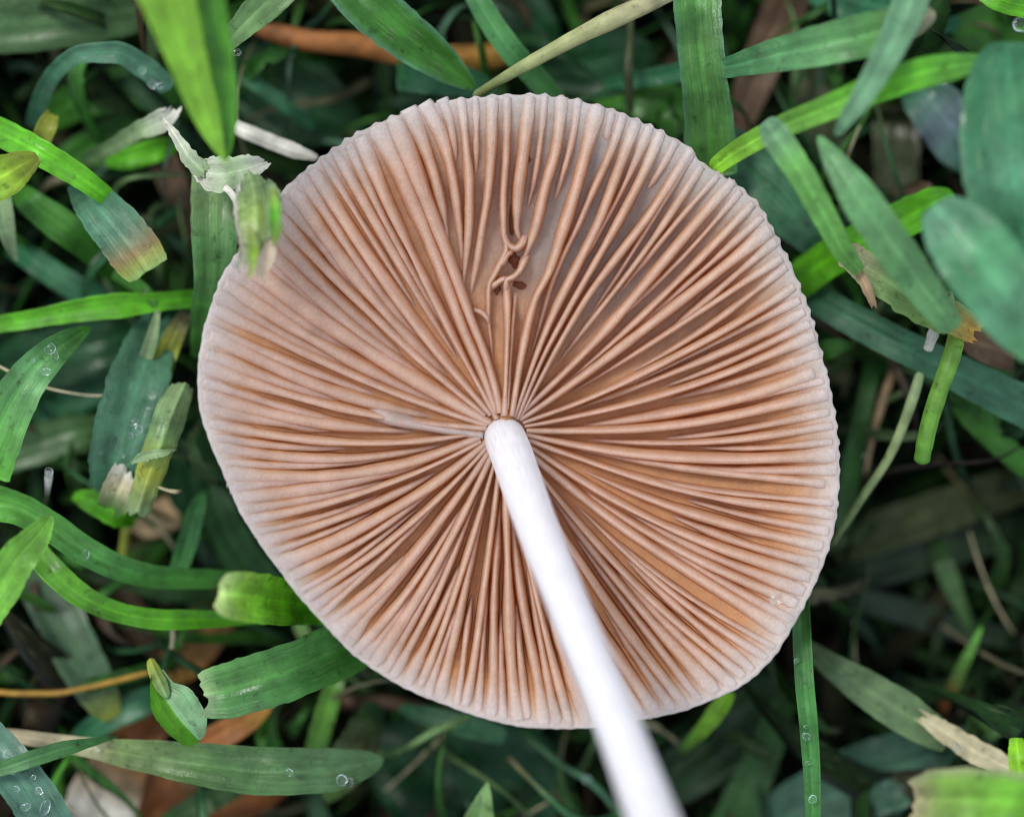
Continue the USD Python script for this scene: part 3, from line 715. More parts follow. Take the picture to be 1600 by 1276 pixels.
blade('small green blade beneath the orange stalk at the cap top', [(620, 120, 11, 40), (680, 122, 12.5, 50), (735, 130, 12, 44), (775, 150, 11, 20)], 'teal', fold=0.2)
# ---- upper right
blade('wide upright green blade meeting the cap at upper right', [(1086, -50, 19, 76), (1090, 20, 19.5, 74), (1097, 100, 19.5, 72), (1106, 180, 18, 76), (1112, 275, 16, 82)], (0.075, 0.22, 0.045), fold=0.2, edge=(0.09, 0.24, 0.10))
blade('broad bright blade running level from the wide upright blade', [(1085, 118, 16, 24), (1135, 106, 20, 32), (1190, 92, 23, 46), (1270, 74, 25.5, 62), (1350, 56, 26.5, 68), (1420, 36, 26.5, 50), (1462, 20, 26, 14)], [(0, 'teal'), (0.3, (0.11, 0.30, 0.12)), (0.75, (0.13, 0.33, 0.10)), (1, 'straw')], fold=0.25)
blade('long lime blade slanting up right from the cap rim', [(1112, 266, 20, 26), (1150, 237, 22, 32), (1210, 204, 24.5, 36), (1290, 170, 26.5, 40), (1370, 137, 27.5, 46), (1450, 112, 27.5, 48), (1535, 98, 26, 24)], [(0, 'lime'), (0.3, (0.16, 0.38, 0.06)), (0.7, 'bright'), (1, (0.12, 0.34, 0.06))], fold=0.3)
blade('pale bluish blade dangling across the long lime blade', [(1436, -40, 27, 60), (1412, 30, 28, 54), (1380, 95, 29, 44), (1345, 155, 29.5, 34), (1320, 190, 29, 22), (1306, 212, 28, 10)], (0.14, 0.30, 0.16), fold=0.3)
blade('bright bent blade hanging below the long lime blade', [(1196, 188, 25, 24), (1214, 215, 27, 44), (1252, 272, 27, 42), (1290, 340, 26, 38), (1318, 392, 24.5, 32), (1345, 425, 23, 20)], [(0, (0.2, 0.36, 0.22)), (0.3, (0.15, 0.38, 0.09)), (1, (0.15, 0.38, 0.08))], fold=0.3)
blade('pale green blade tapering upward beside the bright bent blade', [(1278, 212, 27, 8), (1306, 255, 28, 36), (1350, 320, 28.5, 60), (1400, 392, 28, 62), (1450, 460, 26.5, 52), (1490, 515, 25, 36)], (0.13, 0.31, 0.12), fold=0.25)
blade('dark teal blade behind the bright bent blade at the right cap rim', [(1110, 215, 12, 60), (1155, 255, 14, 92), (1215, 310, 15, 96), (1262, 365, 14, 60), (1290, 410, 12, 20)], (0.055, 0.17, 0.085), fold=0.12)
blade('vivid green blade crossing behind the two bent blades', [(1235, 460, 11, 40), (1265, 425, 13, 58), (1330, 385, 15, 58), (1400, 348, 16, 60), (1460, 318, 16, 52), (1490, 304, 15, 20)], 'bright', fold=0.2)
leaf('broad_leaf', 'leaf', 'big rounded teal leaf cut by the upper right edge', [(1575, 66, 28, 50), (1574, 110, 29, 112), (1578, 190, 30, 150), (1590, 270, 30, 162), (1610, 350, 29, 150), (1650, 420, 27, 60)], [(0, 'teal'), (0.3, (0.05, 0.21, 0.09)), (0.55, (0.085, 0.26, 0.14)), (0.8, (0.05, 0.2, 0.085)), (1, (0.06, 0.22, 0.10))], fold=0.22, n=70, m=17)
leaf('broad_leaf', 'leaf', 'pale teal leaf with a blunt top right of the pale tapering blade', [(1460, 320, 30, 50), (1486, 352, 31, 96), (1530, 405, 32, 120), (1580, 465, 32, 126), (1640, 540, 31, 90)], [(0, (0.12, 0.29, 0.17)), (0.4, (0.085, 0.27, 0.12)), (0.7, (0.11, 0.30, 0.16)), (1, (0.08, 0.25, 0.10))], fold=0.2, n=64, m=17)
leaf('broad_leaf', 'leaf', 'dusky purplish leaf behind the tip of the long lime blade', [(1420, 120, 9, 40), (1455, 160, 11, 80), (1500, 215, 11, 90), (1540, 265, 9, 40)], [(0, 'teal'), (0.5, (0.10, 0.14, 0.16)), (1, 'teal')], fold=0.1)
blade('brown green dead blade behind the bright level blade', [(1238, -20, 6, 66), (1210, 50, 7, 66), (1178, 130, 7, 58), (1150, 205, 6, 40)], 'brown', mat=DRY, fold=0.2)
blade('dull olive blade in shade under the long lime blade', [(1275, 60, 5, 80), (1275, 120, 6, 80), (1285, 190, 6, 70), (1310, 260, 5, 50)], 'olive', fold=0.1)
blade('shadowy upright blade left of the big rounded teal leaf', [(1395, 150, 5, 56), (1400, 220, 6, 70), (1402, 290, 6, 66), (1398, 360, 5, 40)], 'olive', fold=0.1)
leaf('broad_leaf', 'leaf', 'deep teal leaf at the top edge right of the dangling blade', [(1280, -30, 10, 70), (1340, 0, 12, 80), (1420, 20, 12, 70), (1500, 30, 10, 40)], 'teal', fold=0.1)
leaf('broad_leaf', 'leaf', 'dark leaf in the shade under the upper right corner', [(1450, 60, 7, 50), (1510, 50, 8, 110), (1560, 40, 8, 120), (1620, 30, 7, 60)], 'green', fold=0.1)
blade('small bright blade in the very corner at upper right', [(1530, -20, 20, 30), (1570, 2, 20.5, 36), (1625, 12, 20, 36)], 'bright', fold=0.2)
leaf('grass_leaf', 'grass blade', 'ragged yellowing blade stub below the two bent blades', [(1325, 398, 20, 40), (1370, 428, 21.5, 56), (1420, 462, 22, 60), (1475, 492, 22, 54), (1530, 520, 20.5, 34)], [(0, 'straw'), (0.3, (0.17, 0.30, 0.09)), (0.7, (0.16, 0.3, 0.08)), (1, 'gold')], fold=0.2, rag=(16, 14), jag=0.09,
     parts=[('dry_edge', [(1335, 415, 22.6, 12), (1352, 445, 22.6, 16), (1366, 480, 21.5, 8)], 'tan', dict(n=20, jag=0.1, rag=(5, 5), mat=DRY))])
leaf('dead_leaf', 'dead leaf', 'brown crumpled scrap under the ragged yellow stub at right', [(1505, 525, 14, 30), (1545, 540, 15, 56), (1590, 560, 14, 40)], 'brown', mat=DRY, rag=(10, 10))
# ---- right
blade('long dark teal blade slanting from the right cap rim', [(1248, 450, 10, 36), (1290, 476, 12.5, 46), (1370, 520, 14, 50), (1450, 560, 15, 52), (1530, 600, 15, 60), (1640, 655, 14, 64)], (0.05, 0.165, 0.085), fold=0.25, jag=0.03)
blade('narrower green blade branching under the long teal blade', [(1460, 590, 9, 26), (1500, 632, 10.5, 34), (1550, 682, 11, 36), (1625, 745, 10, 34)], 'green', fold=0.25)
blade('upright blade stump crossing at the right edge', [(1572, 560, 11, 30), (1556, 610, 12, 36), (1546, 665, 11, 28)], 'green', fold=0.2)
stalk('green_stalk', 'stem', 'lime green round stem hanging with a blunt lower end at right', [(1500, 490, 20, 30), (1490, 545, 20.5, 29), (1468, 610, 20.5, 28), (1450, 670, 20, 29), (1440, 722, 19, 26)], [(0, 'yellow'), (0.3, (0.17, 0.36, 0.05)), (1, (0.11, 0.28, 0.035))], mat=LEAF)
stalk('straw_stalk', 'stalk', 'long thin pale stalk leaning beside the right cap rim', [(1300, 850, 14, 9), (1345, 780, 15, 13), (1390, 712, 16, 15), (1420, 640, 17, 17), (1438, 582, 17, 14)], [(0, (0.13, 0.2, 0.07)), (0.6, (0.25, 0.32, 0.14)), (1, 'pale')])
stalk('straw_stalk', 'stalk', 'short whitish stalk piece hanging from the ragged stub', [(1466, 495, 18, 18), (1458, 522, 18.5, 18), (1450, 545, 18, 15)], 'white')
blade('dark green upright blade close to the right cap rim', [(1370, 535, 7, 30), (1358, 600, 9, 26), (1344, 670, 9.5, 28), (1328, 740, 9, 30), (1316, 830, 8, 26)], (0.03, 0.12, 0.02), fold=0.3)
stalk('dead_stalk', 'stalk', 'thin grey stalk behind the long pale stalk', [(1398, 572, 9, 14), (1380, 625, 10, 14), (1364, 680, 9.5, 10), (1352, 740, 8, 5)], 'tan')
blade('small curled green blade tip peeking at the right cap rim', [(1270, 555, 10, 30), (1296, 545, 11.5, 30), (1315, 540, 11.5, 20), (1328, 545, 10, 8)], 'green', fold=0.2)
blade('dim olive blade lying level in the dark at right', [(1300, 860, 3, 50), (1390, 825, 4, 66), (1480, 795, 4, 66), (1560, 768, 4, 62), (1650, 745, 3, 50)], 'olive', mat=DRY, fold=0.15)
blade('dim green blade under the olive blade in the dark', [(1310, 905, 2, 40), (1400, 880, 3, 56), (1500, 850, 3, 56), (1640, 815, 2, 44)], (0.022, 0.050, 0.018), fold=0.15)  # tint darkened to paint in the shade around it
# ---- lower right
blade('clean narrow green blade hanging straight down at lower right', [(1250, 900, 17, 20), (1252, 960, 19, 28), (1256, 1050, 20.5, 30), (1264, 1140, 21, 29), (1269, 1220, 21, 26), (1271, 1320, 20, 22)], (0.055, 0.20, 0.045), fold=0.35, jag=0.01)
leaf('grass_leaf', 'grass blade', 'grey green blade with a frayed straw end at lower right', [(1255, 1005, 11, 20), (1295, 1036, 13, 36), (1350, 1073, 14, 56), (1410, 1112, 14.5, 64), (1450, 1138, 14.5, 54), (1482, 1156, 14, 40)], (0.12, 0.20, 0.085), fold=0.3,
     parts=[('straw_end', [(1440, 1118, 15.2, 20), (1490, 1152, 15.4, 34), (1540, 1182, 15.4, 38), (1600, 1212, 15, 30)], 'straw', dict(rag=(14, 10), jag=0.09, n=36, mat=DRY))])
leaf('grass_leaf', 'grass blade', 'wide wet dark blade at the bottom right under the frayed one', [(1180, 1310, 6, 60), (1260, 1262, 8, 100), (1350, 1222, 9, 116), (1430, 1190, 9, 104), (1500, 1165, 8, 60), (1560, 1150, 7, 20)], (0.055, 0.14, 0.085), fold=0.15)
leaf('grass_leaf', 'grass blade', 'blurred bright leaf with straw margin in the bottom right corner', [(1425, 1252, 27, 60), (1470, 1250, 29, 96), (1530, 1252, 30, 104), (1600, 1256, 30, 96), (1660, 1262, 29, 80)], [(0, 'straw'), (0.2, (0.2, 0.36, 0.06)), (1, 'bright')], fold=0.3, edge=(0.36, 0.38, 0.2), rag=(10, 0))
blade('short lime blade at the right edge above the bottom corner', [(1588, 1152, 22, 20), (1592, 1190, 23, 32), (1600, 1240, 23, 34)], 'lime', fold=0.2)
leaf('broad_leaf', 'leaf', 'small notched green leaf beside the frayed straw end', [(1518, 1150, 8, 16), (1536, 1134, 10, 50), (1562, 1126, 10.5, 44), (1592, 1130, 9.5, 20)], (0.09, 0.20, 0.05), fold=0.15, rag=(4, 6))
blade('slender green blade with brown base standing in the lower right dark', [(1472, 1110, 6, 14), (1490, 1070, 8, 20), (1512, 1025, 9, 16), (1534, 978, 9, 4)], [(0, 'rust'), (0.4, (0.06, 0.12, 0.025)), (1, 'fresh')], fold=0.3)
blade('dim green blade crossing the dark gap at lower right', [(1300, 925, 3, 30), (1380, 945, 4, 40), (1480, 975, 4, 40), (1600, 1000, 3, 30)], (0.022, 0.046, 0.022), fold=0.2)  # shade of the gap is put into this dark tint
blade('dim upright blade in the dark near the right edge', [(1462, 840, 3, 20), (1478, 890, 5, 30), (1498, 940, 5, 24), (1520, 990, 4, 10)], 'dull', fold=0.2)
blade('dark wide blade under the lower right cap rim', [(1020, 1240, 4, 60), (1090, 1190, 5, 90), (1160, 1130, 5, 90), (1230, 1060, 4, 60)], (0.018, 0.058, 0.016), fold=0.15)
blade('dark green blade left of the hanging narrow blade', [(1130, 1310, 5, 60), (1165, 1240, 6, 60), (1200, 1160, 6, 50), (1230, 1080, 5, 30)], (0.035, 0.12, 0.025), fold=0.2)
blade('lime tip poking out under the lower right rim', [(1062, 1175, 8, 12), (1095, 1142, 11, 22), (1122, 1108, 12, 28), (1140, 1078, 12, 20)], [(0, 'dull'), (0.5, 'lime'), (1, 'lime')], fold=0.2)
# ---- bottom
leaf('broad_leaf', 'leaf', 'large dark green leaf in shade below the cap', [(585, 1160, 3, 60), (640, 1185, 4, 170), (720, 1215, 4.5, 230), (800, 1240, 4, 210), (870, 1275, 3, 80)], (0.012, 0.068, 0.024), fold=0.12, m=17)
blade('pale green blade tip at the bottom edge below the dark leaf', [(742, 1310, 12, 60), (750, 1275, 14, 46), (757, 1245, 15, 24), (762, 1222, 15, 4)], (0.2, 0.34, 0.12), fold=0.3)
stalk('green_stalk', 'stem', 'thin bluish stem creeping below the cap beside the mushroom stem', [(815, 1142, 7, 6), (845, 1168, 8, 8), (880, 1196, 8.5, 9), (918, 1218, 9, 11), (955, 1255, 8.5, 9), (985, 1300, 8, 9)], [(0, 'dull'), (0.6, 'blue'), (1, 'olive')])
leaf('grass_leaf', 'grass blade', 'curled yellowing leaf with wet rim under the lower left cap', [(590, 1098, 9, 30), (572, 1138, 11, 56), (552, 1180, 12, 66), (530, 1218, 11.5, 50), (508, 1248, 10, 16)], [(0, 'deep'), (0.4, 'olive'), (1, (0.14, 0.24, 0.06))], fold=-0.3, jag=0.08, rag=(0, 8))
blade('wet wrinkled green leaf edge right under the cap bottom', [(625, 1105, 9, 16), (670, 1120, 10.5, 30), (730, 1134, 11, 36), (790, 1150, 10, 22)], (0.04, 0.14, 0.06), fold=0.2, jag=0.1)
blade('bright narrow blade between cap and bottom long blade', [(538, 1030, 9, 24), (520, 1080, 10, 30), (503, 1135, 10, 34), (490, 1190, 9, 30)], (0.09, 0.24, 0.03), fold=0.25)
stalk('dead_stalk', 'stalk', 'dry grey brown twig under the lower left rim', [(520, 1098, 6, 20), (570, 1095, 7, 24), (620, 1098, 7, 20), (662, 1102, 6, 10)], 'brown')
# ---- lower left
blade('wavy wet blade curving from the left edge to the lime stub', [(-40, 782, 18, 60), (20, 792, 18.5, 52), (75, 820, 18.5, 46), (130, 858, 18, 44), (190, 888, 17, 40), (250, 902, 15.5, 36), (345, 905, 13, 28), (450, 915, 9, 18)], [(0, 'fresh'), (0.4, (0.07, 0.24, 0.05)), (1, 'green')], fold=0.35, jag=0.04)
blade('big sunlit yellow green blade at the lower left edge', [(-40, 985, 23, 50), (0, 915, 24, 66), (28, 872, 24, 58), (60, 835, 23, 40), (80, 805, 22, 10)], (0.17, 0.42, 0.05), fold=0.25)
blade('long arching green blade under the lime stub', [(55, 858, 17, 34), (90, 900, 18, 40), (135, 935, 18, 36), (190, 958, 17.5, 32), (260, 968, 17, 32), (350, 966, 15, 26), (460, 955, 11, 16)], [(0, (0.12, 0.32, 0.04)), (0.5, 'bright'), (1, 'green')], fold=0.35)
blade('dull grey green blade slanting down from the lower left tangle', [(45, 885, 8, 60), (85, 950, 10, 72), (125, 1030, 11, 72), (158, 1090, 11, 56), (178, 1122, 10, 26)], [(0, (0.075, 0.15, 0.075)), (0.8, (0.075, 0.15, 0.075)), (1, 'yellow')], fold=0.12)
leaf('grass_leaf', 'grass blade', 'blurred lime stub with a pale cut end beside the lower left rim', [(340, 926, 27, 40), (352, 928, 27, 64), (375, 931, 26, 78), (405, 935, 24, 78), (440, 940, 20.5, 72), (480, 946, 16.5, 60), (530, 955, 13, 40)], [(0, (0.40, 0.50, 0.20)), (0.2, (0.26, 0.50, 0.06)), (0.5, (0.16, 0.44, 0.014)), (0.8, (0.10, 0.36, 0.012)), (1, 'bright')], fold=0.3, rag=(3, 0))
leaf('grass_leaf', 'grass blade', 'wide green blade with a pale slanting cut end at lower left', [(318, 1086, 21, 66), (350, 1080, 21.5, 84), (400, 1066, 21.5, 88), (460, 1046, 20.5, 88), (520, 1020, 18.5, 86), (600, 985, 15, 70)], [(0, (0.3, 0.42, 0.2)), (0.1, (0.12, 0.31, 0.08)), (0.5, (0.075, 0.24, 0.05)), (1, 'green')], fold=0.55, half=(0.75, 0.8, 0.9), rag=(7, 0))
leaf('grass_leaf', 'grass blade', 'small folded leaf half pale half bright on a short stalk', [(246, 1046, 19, 16), (252, 1072, 20, 36), (272, 1104, 20.5, 70), (292, 1130, 20.5, 64), (312, 1156, 19.5, 16)], (0.22, 0.40, 0.20), fold=0.6, half=(0.5, 0.8, 0.12), roll=10,
     parts=[('stalk', [(234, 1028, 18.5, 10), (240, 1044, 19.2, 20), (250, 1066, 20.3, 22), (262, 1090, 20.4, 8)], [(0, 'yellow'), (1, (0.22, 0.40, 0.16))], dict(n=26, fold=-0.6))])
leaf('grass_leaf', 'grass blade', 'long level blade across the bottom left fading to straw', [(-40, 1142, 15, 18), (40, 1152, 15.5, 22), (130, 1166, 16.5, 30), (220, 1180, 17.5, 48), (320, 1194, 18, 66), (420, 1204, 18, 74), (500, 1204, 17.5, 70), (565, 1194, 16.5, 46), (600, 1186, 15.5, 12)], [(0, 'tan'), (0.22, 'straw'), (0.36, (0.15, 0.23, 0.07)), (0.6, (0.08, 0.18, 0.055)), (1, (0.08, 0.17, 0.07))], fold=0.2, n=80)
blade('wet bluish blade in the bottom left corner', [(-30, 1130, 19, 40), (8, 1185, 20.5, 66), (45, 1235, 21, 72), (90, 1310, 20.5, 70)], (0.10, 0.22, 0.15), fold=0.2)
blade('narrow green blade crossing over the wet bottom left blade', [(-20, 1208, 21.8, 18), (40, 1188, 22, 26), (90, 1172, 21, 26), (140, 1160, 19, 14), (185, 1150, 16, 4)], (0.08, 0.22, 0.07), fold=0.3)
blade('teal blade behind the small folded leaf', [(118, 1160, 8, 30), (165, 1125, 10, 40), (215, 1100, 10, 44), (265, 1080, 9, 24)], 'teal', fold=0.25)
stalk('green_stalk', 'stem', 'thin light green stem under the straw end at bottom left', [(118, 1170, 12, 10), (100, 1195, 13, 10), (80, 1232, 12, 10), (66, 1270, 11, 8)], 'fresh')
blade('short upright blade left of the cap low rim', [(318, 768, 12, 10), (306, 800, 13, 28), (292, 850, 13, 32), (274, 905, 12, 26)], (0.05, 0.19, 0.05), fold=0.25)
blade('deep green blade behind the lower left cap rim', [(330, 760, 6, 40), (350, 820, 7, 60), (385, 880, 7, 60), (440, 930, 6, 40)], (0.03, 0.11, 0.03), fold=0.2)
leaf('dead_leaf', 'dead leaf', 'tan and whitish dead leaf at the bottom left edge', [(205, 1170, 6, 30), (185, 1200, 8, 90), (165, 1240, 8.5, 110), (150, 1310, 8, 100)], [(0, 'orange'), (0.4, 'tan'), (0.7, 'white'), (1, 'tan')], mat=DRY, fold=0.3, m=15)
leaf('dead_leaf', 'dead leaf', 'russet dead leaf beside the tan one at the bottom edge', [(310, 1200, 5, 50), (262, 1222, 7, 78), (225, 1260, 7.5, 80), (195, 1320, 7, 70)], [(0, 'tan'), (0.3, 'rust'), (1, 'rust')], mat=DRY, fold=0.3)
leaf('dead_leaf', 'dead leaf', 'orange brown dead leaf above the long straw tipped blade', [(262, 1085, 5, 30), (235, 1120, 7, 76), (205, 1150, 7.5, 80), (165, 1178, 6, 30)], 'rust', mat=DRY, fold=0.25)
leaf('dead_leaf', 'dead leaf', 'narrow orange dead blade under the slanting cut blade', [(425, 1092, 11, 14), (392, 1122, 12, 34), (350, 1146, 12, 42), (305, 1165, 11, 30)], [(0, 'gold'), (0.5, 'orange'), (1, 'rust')], mat=DRY, fold=0.3)
leaf('dead_leaf', 'dead leaf', 'dark red brown dead leaf at the bottom edge right of the russet one', [(440, 1225, 5, 40), (390, 1245, 6.5, 60), (330, 1270, 7, 66), (270, 1310, 6, 60)], 'rust', mat=DRY, fold=0.25)
blade('green blade between the two brown dead leaves at the bottom', [(400, 1215, 9, 20), (350, 1240, 10, 34), (300, 1265, 10, 40), (250, 1300, 9, 40)], (0.05, 0.12, 0.03), fold=0.3)
leaf('dead_leaf', 'dead leaf', 'dim orange brown leaf behind the lime stub', [(355, 925, 4, 50), (325, 975, 6, 76), (290, 1025, 6, 70), (250, 1062, 5, 30)], [(0, 'rust'), (0.6, (0.2, 0.1, 0.03)), (1, 'gold')], mat=DRY, fold=0.2)
leaf('dead_leaf', 'dead leaf', 'light tan leaf scrap left of the cap low rim', [(200, 812, 4, 20), (235, 812, 5, 56), (270, 798, 5, 52), (312, 785, 4, 18)], 'tan', mat=DRY, fold=0.1)
leaf('dead_leaf', 'dead leaf', 'dull brown strip in the dark left of the lime stub', [(140, 900, 4, 30), (190, 945, 5, 50), (240, 1000, 5, 46), (290, 1050, 4, 20)], 'brown', mat=DRY, fold=0.1)
stalk('tendril', 'tendril', 'thin golden tendril curving in from the lower left edge', [(-30, 1076, 12, 8), (30, 1083, 12.5, 9), (80, 1083, 12.5, 9), (135, 1074, 12.5, 9), (185, 1062, 12.5, 9), (232, 1050, 13, 8)], 'gold')
stalk('thread', 'fibre', 'fine pale fibre curving between wet blade and frayed blade', [(-30, 556, 17, 4), (10, 578, 17.5, 5), (50, 598, 18, 5), (100, 612, 18, 6), (150, 618, 17.5, 6), (185, 618, 17, 5)], 'straw')
stalk('green_stalk', 'stem', 'tiny dark stem topped by a pale drop left of the frayed blade', [(66, 835, 14, 10), (70, 800, 16, 9), (74, 770, 17.5, 9), (76, 745, 18, 14), (77, 736, 18, 8)], [(0, 'olive'), (0.6, 'olive'), (0.75, 'white'), (1, 'white')])
stalk('green_stalk', 'stem', 'short yellow green stem below the frayed blade base', [(190, 880, 9, 14), (194, 850, 10, 15), (198, 820, 10, 14)], 'yellow')
blade('dark blade crossing the gap above the arching lower left blade', [(110, 880, 6, 20), (180, 900, 7, 30), (260, 925, 7, 30), (340, 930, 6, 20)], (0.03, 0.09, 0.02), fold=0.2)
for lab, pts in (
    ('fine pale fibre in the dark gap between cap and long thin stalk', [(1338, 735, 8, 3), (1350, 690, 9, 3), (1356, 640, 9, 4), (1366, 600, 8, 3)]),
    ('hair thin white fibre across the gap under the long lime blade', [(1322, 250, 12, 2.5), (1332, 225, 13, 3), (1344, 196, 13, 2.5)]),
    ('pale fibre lying on the dark leaf below the cap', [(600, 1235, 7, 4), (640, 1200, 8, 5), (680, 1160, 8, 4), (700, 1140, 7, 3)]),
    ('pale fibre near the bottom edge right of the pale tip', [(820, 1275, 8, 3), (840, 1262, 9, 4), (862, 1250, 8, 3)]),
    ('curled straw fibre at the bottom left beside the tan dead leaf', [(70, 1262, 14, 4), (85, 1252, 15, 5), (105, 1256, 15, 5), (118, 1272, 14, 4)]),
    ('thin dry fibre hanging in the lower right dark', [(1336, 968, 7, 4), (1334, 1005, 8, 5), (1338, 1040, 7, 4)]),
    ('grey fibre beside the slender brown based blade', [(1585, 990, 6, 3), (1555, 940, 7, 4), (1530, 880, 7, 4), (1515, 830, 6, 3)]),
    ('short white fibre sticking from the short frayed leaf base', [(240, 755, 17, 4), (256, 764, 18, 5), (276, 768, 18, 7), (284, 766, 17, 3)]),
    ('dark straw fibre under the tan scrap left of the cap', [(228, 795, 7, 5), (246, 820, 8, 6), (268, 850, 8, 5), (280, 872, 7, 4)]),
    ('fine fibre leaning behind the blade with the slanting cut', [(268, 968, 14, 4), (270, 990, 15, 9), (268, 1012, 14, 8)]),
):
    stalk('thread', 'fibre', lab, pts, 'straw', m=6, n=16)

# ---------------------------------------------------------------- crumbs and dew
def lump(name, cat, label, px, py, z, r, mat, squash=(1, 1, 0.8), rough=0.35, sub=3):
    import trimesh
    s = trimesh.creation.icosphere(sub)
    v = np.array(s.vertices)
    count[0] += 1
    v = v * (1 + rough * (meshkit.fbm(v * 1.7 + 20, seed=count[0])[:, None] - 0.5) * 2) * np.array(squash)
    v = v * r * PX * (CAM_H - z) / 100 + at(px, py, z)
    return tag(put(name, v, s.faces, mat, None, smooth=True if rough < 0.2 else 30), label, cat)


lump('soil_crumb', 'crumb', 'black blocky soil crumb beside the upper right cap rim', 1243, 358, 9, 34, CRUMB, (1.1, 0.85, 0.6), 0.5)
lump('soil_crumb', 'crumb', 'dark crumb under the brown scrap at the right edge', 1548, 565, 8, 24, CRUMB, (1.2, 0.9, 0.7), 0.5)
lump('soil_crumb', 'crumb', 'dark crumb beneath the upright blade left of the cap low rim', 325, 848, 4, 26, CRUMB, (1, 1.1, 0.7), 0.5)


def drop(label, px, py, z, r, group=None):
    import trimesh
    s = trimesh.creation.icosphere(2)
    count[0] += 1
    k = count[0]; a = k * 2.4; f = 0.5 + 0.45 * ((k * 0.618) % 1); e = 1.0 + 0.8 * ((k * 0.37) % 1)
    v = np.array(s.vertices) * np.array([1, e, 0.45])
    v = v * (1 + 0.3 * (meshkit.noise(v * 1.3 + 7, seed=k)[:, None] - 0.5))
    v[:, :2] = v[:, :2] @ np.array([[math.cos(a), -math.sin(a)], [math.sin(a), math.cos(a)]])
    v = v * f * r * PX * (CAM_H - z) / 100 + at(px, py, z - 0.1)
    tag(put('dew_drop', v, s.faces, DEW), label, 'dew drop', group)


for lab, grp, spots in (
    ('dew drop on the arched bluish blade', 'dew drops on the arched bluish blade', [(222, 111, 16.8, 6), (237, 131, 16.6, 8), (250, 134, 16.6, 8)]),
    ('clear dew drop on the large wet left blade', 'dew drops on the large wet left blade', [(52, 563, 21.6, 6), (78, 545, 21, 9), (86, 556, 21, 8), (72, 580, 21.6, 7)]),
    ('clear dew drop on the frayed blue green blade', 'dew drops on the frayed blue green blade', [(203, 680, 18, 6), (208, 660, 18, 8), (215, 672, 18, 8), (156, 708, 17.4, 4), (191, 712, 17.8, 4)]),
    ('dew drop on the narrow hanging blade', 'dew drops on the clean narrow hanging blade', [(1245, 1032, 20.8, 5), (1259, 1135, 21.5, 6), (1260, 1150, 21.5, 7), (1262, 1192, 21.5, 5), (1270, 1248, 21.5, 7)]),
    ('dew drop on the wide wet dark blade', 'dew drops on the wide wet dark blade', [(1368, 1208, 10, 4), (1384, 1225, 10, 5), (1330, 1232, 10, 4), (1402, 1212, 10, 3), (1340, 1250, 10, 4), (1412, 1232, 10, 4)]),
    ('dew bead on the wet bottom left blade', 'dew beads on the wet bluish blade', [(8, 1180, 21.6, 7), (26, 1232, 22, 8), (40, 1260, 22, 9), (60, 1235, 22, 7), (70, 1262, 22, 8), (20, 1205, 22, 6), (52, 1215, 21.8, 6)]),
    ('dew drop on the long straw tipped blade', 'dew drops on the long level straw tipped blade', [(452, 1206, 18.8, 9), (534, 1218, 18, 10), (546, 1222, 17.6, 8), (150, 1170, 17.4, 5)]),
):
    order = sorted(range(len(spots)), key=lambda q: spots[q][1])
    words = ('topmost', 'second from the top', 'third from the top', 'fourth from the top', 'fifth from the top', 'sixth from the top', 'seventh from the top')
    for q, k in enumerate(order):
        drop(f"{lab}, {'lowest' if q == len(spots) - 1 else words[q]} of {len(spots)}", *spots[k], group=grp)
drop('large bright dew drop on the ragged yellowing stub at right', 1484, 468, 23.4, 15)
drop('large dew drop at the right end of the upper right edge', 1594, 40, 24, 13)
drop('dew drop beside the lime blade above the dark leaf', 369, 82, 20.4, 9)
drop('white dew drop on the lower right cap rim', 1212, 936, 24.6, 8)
drop('dew drop on the tip of the tiny dark stem', 76, 738, 18.4, 9)
drop('dew drop at the end of the frayed straw blade', 1496, 1168, 16.6, 11)
drop('dew drop on the thin bluish stem below the cap', 917, 1217, 9.8, 8)
drop('dew drop low beside the dark upright blade at the right rim', 1352, 712, 10.4, 6)
drop('dew drop on the wavy wet lower left blade', 134, 866, 18.8, 6)
drop('dew drop on the torn sheath over the cap rim', 368, 412, 26.8, 7)

